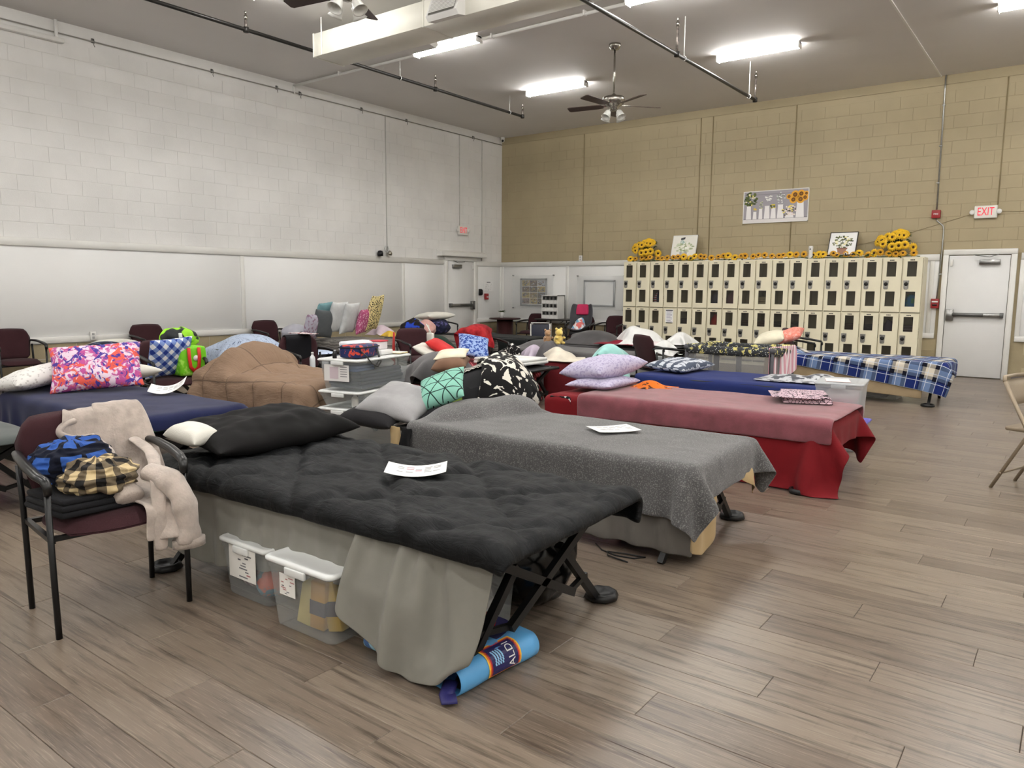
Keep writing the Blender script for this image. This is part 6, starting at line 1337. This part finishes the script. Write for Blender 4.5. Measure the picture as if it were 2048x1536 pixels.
# --- tote on chair
t = thing('canvas_tote', 'cream canvas tote hanging beside an armchair back', 'tote bag', cp('tote', -.16, .235, .5), CHAIRS['tote'].rotation_euler[2]); m = MB(); m.rbox((0, .0, .10), (.09, .025, .18), .02); mods(m.build('bag_body', fabric('canvas_cream', (208, 196, 170)), t), sub=1); MB().tube([(-.03, 0, .27), (-.05, 0, .38), (-.1, -.01, .40), (.03, 0, .27)], .008, 6).build('strap', fabric('canvas_cream', (208, 196, 170)), t)
t = thing('umbrella', 'folded red umbrella leaning behind the tote chair', 'umbrella', cp('tote', -.20, -.33, .0)); MB().tube([(0, 0, .35), (.02, 0, .8)], [.03, .012], 8).build('canopy', plain('umbrella_red', (170, 40, 36), .5), t); MB().tube([(-.01, 0, .0), (0, 0, .36)], .006, 6).build('shaft', M_DSTEEL, t)
bottle((4.55, -6.72, .0), .035, .24, (176, 40, 48), 'red drink bottle on the floor behind the red striped bed')
# --- red jacket on chair
jk = CHAIRS['jacket']; drape('red_jacket', *cp('jacket', -.24, -.02, 0)[:2], .78, .62, .92, jk.rotation_euler[2], [('box', cp('jacket', -.27, 0, .44), (.045, .25, .41), .03, np.array(RZ(jk.rotation_euler[2]))), ('ell', cp('jacket', -.2, 0, .80), (.14, .24, .10))], uvpat('jacket_red', lambda M, u, v: M.mix(srgb(134, 24, 32), srgb(176, 44, 48), M.noise(6.).smooth(.4, .6))), 'red jacket draped over an armchair back', 'jacket', n=.03, seed=67, steps=80, squeeze=.9)
lump('printed_bag', (4.75, -5.85, .32), (.12, .2, .3), M_ANIM, 'black and white printed bag beside the red jacket chair', 'bag', seed=27, flatz=.3)
# --- damask pile, black clothes and box at the head of the red bed
M_DAM = uvpat('damask_bw', lambda M, u, v: M.mix(srgb(20, 19, 20), srgb(226, 222, 210), M.noise(7.5, detail=2, dist=1.6).smooth(.545, .565))); M_TREL = uvpat('trellis_bw', lambda M, u, v: M.mix(srgb(24, 24, 25), srgb(208, 204, 194), (((u+v)*22.).frac().lt(.26)).max(((u-v)*22.).frac().lt(.26))))
pile = [('ell', (7.0, -9.15, .3), (.36, .46, .42)), ('ell', (6.85, -9.3, .3), (.3, .3, .36))]
lump('clothes_pile', (7.0, -9.25, .30), (.36, .44, .34), fabric('pile_black', (24, 24, 26)), 'bundle of dark clothes under the damask comforter at the red bed head', 'clothes', seed=29, flatz=.29)
drape('black_blanket', 7.0, -9.35, 1.05, 1.0, .80, .35, pile, fabric('blanket_jet', (34, 34, 36), .85, .1), 'plain black blanket over the dark bundle at the red bed head', 'blanket', n=.04, seed=68, steps=80); drape('trellis_throw', 6.72, -9.12, .62, .75, .88, .4, [('ell', (7.0, -9.15, .31), (.37, .47, .43)), ('ell', (6.85, -9.3, .31), (.31, .31, .37))], M_TREL, 'black and white trellis throw on the dark bundle', 'throw', n=.035, seed=69, steps=70)
drape('damask_comforter', 7.14, -9.08, 1.3, .66, .92, -.75, [('ell', (7.0, -9.15, .33), (.39, .49, .45)), ('ell', (6.9, -8.9, .5), (.25, .25, .3))], M_DAM, 'black and white damask comforter crumpled on the dark bundle', 'comforter', n=.03, seed=71, steps=80, squeeze=.85, solid=.02)
t = thing('game_box', 'black box with lime green edges before the dark bundle', 'box', (6.95, -9.83, .30), .38); MB().rbox((0, 0, .12), (.17, .1, .12), .004, seg=1).build('carton', plain('box_black', (20, 21, 22), .35), t); MB().b(-.172, .172, -.102, .102, .215, .242).build('silver_edge', plain('box_silver', (186, 188, 186), .35), t)
for s in (-1, 1): MB().b(s*.172-.012, s*.172+.001 if s > 0 else s*.172+.012, -.102, .102, .0, .215).build('lime_edge', plain('box_lime', (136, 164, 70), .4), t)
lump('dark_duffel', (6.95, -9.85, .15), (.26, .24, .16), fabric('duffel_black', (28, 28, 30)), 'black duffel on the floor under the lime-edged box', 'bag', seed=30, flatz=.15)
heap('black_clothes', (7.18, -10.12), (.85, .7, .12), .36, fabric('clothes_black', (30, 30, 33)), 'crumpled black clothes between grey wool bed and lime-edged box', 'clothes', seed=72, n=.035, blobs=[(0, 0, -.1, .26, .2, .26), (-.2, -.08, -.1, .14, .14, .28)]); lump('suitcase_soft', (7.15, -10.12, .17), (.28, .2, .19), fabric('case_black', (22, 22, 24)), 'soft black case under the crumpled black clothes', 'bag', seed=33, flatz=.17)
hang('chevron_cloth', (7.66, -9.14, .50), (7.86, -9.17, .50), .36, 1.2, uvpat('chevron', lambda M, u, v: M.mix(srgb(24, 32, 36), srgb(222, 222, 218), ((v*16.+((u*9.).frac()-.5).abs()*1.6).frac()).lt(.22))), 'dark cloth with white chevrons hanging at the red bed head', 'cloth', seed=73)
# --- mint towel over a dark bag, red duffel, cream garment, soft toys
lump('dark_backpack', (7.32, -7.58, .39), (.2, .22, .42), fabric('backpack_dark', (36, 38, 44)), 'dark backpack under the mint towel', 'backpack', seed=34, flatz=.37)
drape('mint_towel', 7.46, -7.60, 1.15, .56, .87, -.25, [('ell', (7.32, -7.58, .39), (.215, .235, .44)), bedcol(*A3), bedcol(*A4)], fabric('towel_mint', (150, 206, 200), .95, .1, 200, .8, .4), 'mint green towel thrown over the dark backpack', 'towel', n=.03, seed=74, steps=90, squeeze=.9, solid=.014)
t = thing('duffel_bag', 'dark red duffel bag with grey straps on the floor at the foot of the beds', 'duffel bag', (5.98, -6.42, 0), .5); m = MB(); m.rbox((0, 0, .25), (.22, .30, .25), .07, seg=3); mods(m.build('bag_body', fabric('duffel_red', (96, 22, 28), .8), t), sub=0)
for s in (-.12, .12): MB().tube([(.225, s, .05), (.235, s, .3), (.2, s, .49)], .02, 8, flat=(1, .3)).build('strap', fabric('strap_charcoal', (60, 58, 60)), t)
heap('cream_sweater', (5.95, -6.40), (.62, .66, .1), .505, fabric('sweater_cream', (214, 206, 190)), 'cream sweater piled on the dark red duffel', 'sweater', seed=75, n=.03, blobs=[(0, 0, 0, .18, .2, .1), (-.08, .1, .03, .1, .1, .12)], rz=.4)
folded('red_towels', (5.75, -6.95, .0), (.4, .4, .42), M_REDSTR, 'stack of dark red striped towels beside the duffel', 'towels', .3, 8, seed=9)
heap('lilac_sheet', (5.05, -5.75), (.6, .6, .1), .0, fabric('lilac_sheet', (196, 184, 200)), 'pale lilac sheet bunched beside the soft toys', 'sheet', seed=76, n=.045, blobs=[(0, 0, 0, .2, .2, .62)]) 
lump('grey_bundle', (5.35, -5.82, .33), (.2, .22, .35), fabric('bundle_grey', (96, 94, 96)), 'grey bundle carrying the soft toys', 'bundle', seed=35, flatz=.32)
def soft_toy(c, rgb, label, rz, s=1.):
    t = thing('soft_toy', label, 'soft toy', c, rz); M_ = fabric('plush_%d_%d_%d' % rgb, rgb, .95, .1, 120, .8, .6); MB().sphere((0, 0, .07*s), (.07*s, .075*s, .08*s)).build('body', M_, t); h = MB().sphere((.02*s, 0, .18*s), .06*s).build('head', M_, t)
    for k in (-1, 1): MB().sphere((.01*s, k*.045*s, .235*s), .022*s, 10, 6).build('ear', M_, h); MB().sphere((.06*s, k*.05*s, .02*s), (.05*s, .025*s, .025*s), 10, 6).build('leg', M_, t); MB().sphere((.05*s, k*.07*s, .1*s), (.04*s, .02*s, .02*s), 10, 6).build('arm', M_, t)
    MB().sphere((.07*s, 0, .165*s), (.025*s, .03*s, .022*s), 10, 6).build('muzzle', M_, h)
soft_toy((5.22, -5.66, .64), (176, 140, 104), 'brown teddy bear on the grey bundle', -.6, .8); soft_toy((5.42, -5.68, .64), (228, 200, 110), 'yellow soft toy on the grey bundle', -.4, .9)
# --- white bags, bins and chair things by the playpen
M_WBAG = plain('bag_white', (222, 222, 220), .35, var=.06, vs=4)
heap('white_bag', (5.62, -3.5), (1.05, .85, .2), .53, M_WBAG, 'large white plastic bag on the dark grey bed', 'bag', blobs=[(0, 0, 0, .32, .24, .24), (-.16, .05, .05, .16, .18, .24)], seed=11, n=.035, squeeze=.7, solid=.002, rz=.4); heap('white_bag', (6.12, -3.15), (.62, .6, .2), .53, M_WBAG, 'smaller white plastic bag beside the large one', 'bag', blobs=[(0, 0, 0, .17, .17, .2)], seed=12, n=.035, squeeze=.7, solid=.002)
bin_((6.45, -4.25, 0), (.4, .5, .34), .3, 'white-lidded clear bin on the floor between the grey beds'); bin_((6.55, -5.35, 0), (.42, .6, .42), .2, 'clear bin behind the armchair by the playpen', body=M_FROST); bin_((6.5, -4.8, .0), (.42, .5, .5), .2, 'tall clear bin with a red-topped box by the playpen chair', body=M_FROST); carton('red_lid_box', (6.48, -4.8, .51), (.3, .36, .16), (226, 214, 214), 'white box with a pink lid on the tall clear bin', (0, 0, .2), stripe=(214, 60, 80)); heap('white_bag', (6.68, -4.9), (.5, .5, .15), .51, M_WBAG, 'crumpled white shopping bag on the clear bin by the chair', 'bag', blobs=[(0, 0, 0, .13, .15, .2)], seed=13, n=.03, squeeze=.68, solid=.002)
# --- bins at the foot of the navy bed
bin_((9.55, -7.22, 0), (.46, .80, .20), .06, 'long shallow bin with a purple lid on the floor at the navy bed foot', lid=plain('lid_purple', (104, 100, 196), .4), body=M_FROST); bin_((9.60, -7.36, .206), (.40, .52, .40), .12, 'clear bin of papers stacked on the purple-lidded bin', body=M_FROST, lid=M_FROST)
for k, (rgb, nm) in enumerate([((226, 228, 226), 'white'), ((206, 214, 216), 'pale grey'), ((222, 206, 210), 'pale pink')]): carton('paper_box', (9.60, -7.36, .215+k*.1), (.26, .4, .09), rgb, nm+' packet of papers inside the clear bin of papers', (0, 0, .12), stripe=(196, 130, 150) if k == 2 else None)
carton('folded_leaflet', (9.57, -7.40, .61), (.2, .26, .004), (232, 226, 224), 'printed leaflet lying on the clear bin of papers', (0, 0, .3), stripe=(214, 150, 150))
# --- below the plaid bed
bin_((9.22, -3.55, 0), (.5, .44, .2), 0, 'low clear bin under the plaid bed', lid=None, body=M_FROST); wrinkle_bag('clear_bag', (9.2, -3.72, .16), (.2, .16, .16), 'thin plastic bag of things under the plaid bed', 17, clearplastic('bag_clear', (206, 208, 210), .5, .2), ridge=.16); lump('dark_shoes', (8.9, -3.7, .09), (.14, .16, .09), fabric('shoe_dark', (34, 34, 38)), 'dark bag under the khaki sheet of the plaid bed', 'bag', seed=37, flatz=.085)
# --- red fringed throw on the end chair, pink tote
heap('red_throw', cp('redthrow', -.1, .0, 0)[:2], (.8, .75, .15), .50, fabric('throw_red', (122, 28, 34), .95, .15), 'fringed dark red throw heaped on an armchair', 'throw', seed=77, n=.035, blobs=[(0, 0, 0, .2, .2, .24)]); heap('mustard_cloth', cp('redthrow', .05, .02, 0)[:2], (.42, .44, .1), .68, fabric('cloth_mustard', (164, 122, 62)), 'mustard cloth on the fringed red throw', 'cloth', seed=78, n=.035, blobs=[(0, 0, 0, .12, .12, .08)])
t = thing('pink_tote', 'pink striped tote on the floor beside the navy fleece bed', 'tote bag', (4.05, -12.22, 0), .2); m = MB(); loft(m, [[(x*s, y*s, z) for x, y in rrect(.15, .09, .03)] for z, s in ((0, .9), (.02, 1.), (.25, 1.05), (.36, 1.))]); P_ = np.array(m.v); mods(m.build('bag_body', uvpat('pink_tote_print', lambda M, u, v: M.mix(srgb(186, 96, 132), srgb(226, 186, 200), (v*14.).frac().gt(.8))), t, uvs=P_[:, [0, 2]]), .004); MB().tube([(-.06, -.09, .34), (-.04, -.1, .42), (.04, -.1, .42), (.06, -.09, .34)], .01, 6).build('handle', fabric('tote_handle', (206, 150, 176)), t)
# --- belongings on the far bed by the panelled wall
lump('backpack', (1.75, -4.85, .70), (.2, .2, .17), uvpat('backpack_dark_print', lambda M, u, v: M.mix(srgb(34, 30, 32), srgb(40, 70, 180), M.noise(4.).smooth(.56, .6))), 'black and blue backpack on the bed before the door', 'backpack', seed=38, flatz=.13, amp=.35, ridge=.25); lump('pink_bag', (1.65, -4.4, .66), (.18, .24, .16), fabric('bag_blush', (214, 168, 160)), 'blush pink quilted bag between backpack and white pillow', 'bag', seed=39, flatz=.13, amp=.3, ridge=.25); lump('navy_bag', (1.55, -3.98, .68), (.24, .28, .16), uvpat('navy_print', lambda M, u, v: M.mix(srgb(34, 36, 60), srgb(86, 84, 130), M.noise(9.).smooth(.55, .6))), 'navy printed bag under the white pillow', 'bag', seed=40, flatz=.13, amp=.25, ridge=.2)
pillow('pillow', (1.5, -3.98, .88), (.44, .72, .15), (.0, -.05, -.1), fabric('pillow_white', (222, 220, 210)), 'white pillow lying on the navy printed bag', seed=26)
lump('shopping_bag_grey', (.55, -6.45, .62), (.2, .26, .16), clearplastic('bag_lilac', (196, 196, 208), .8, .3), 'pale lilac plastic bag on the armchair by the pillow row', 'bag', seed=42, flatz=.15); lump('black_tote', (.98, -6.62, .36), (.16, .2, .3), fabric('tote_black', (22, 22, 24)), 'black tote between armchair and pillow row', 'bag', seed=43, flatz=.28)
heap('pale_clothes', (1.35, -5.2), (.5, .5, .1), .57, fabric('clothes_blush', (214, 196, 206)), 'pale pink clothes beside the yellow dotted pillow', 'clothes', seed=79, n=.04, blobs=[(0, 0, 0, .14, .14, .18)])
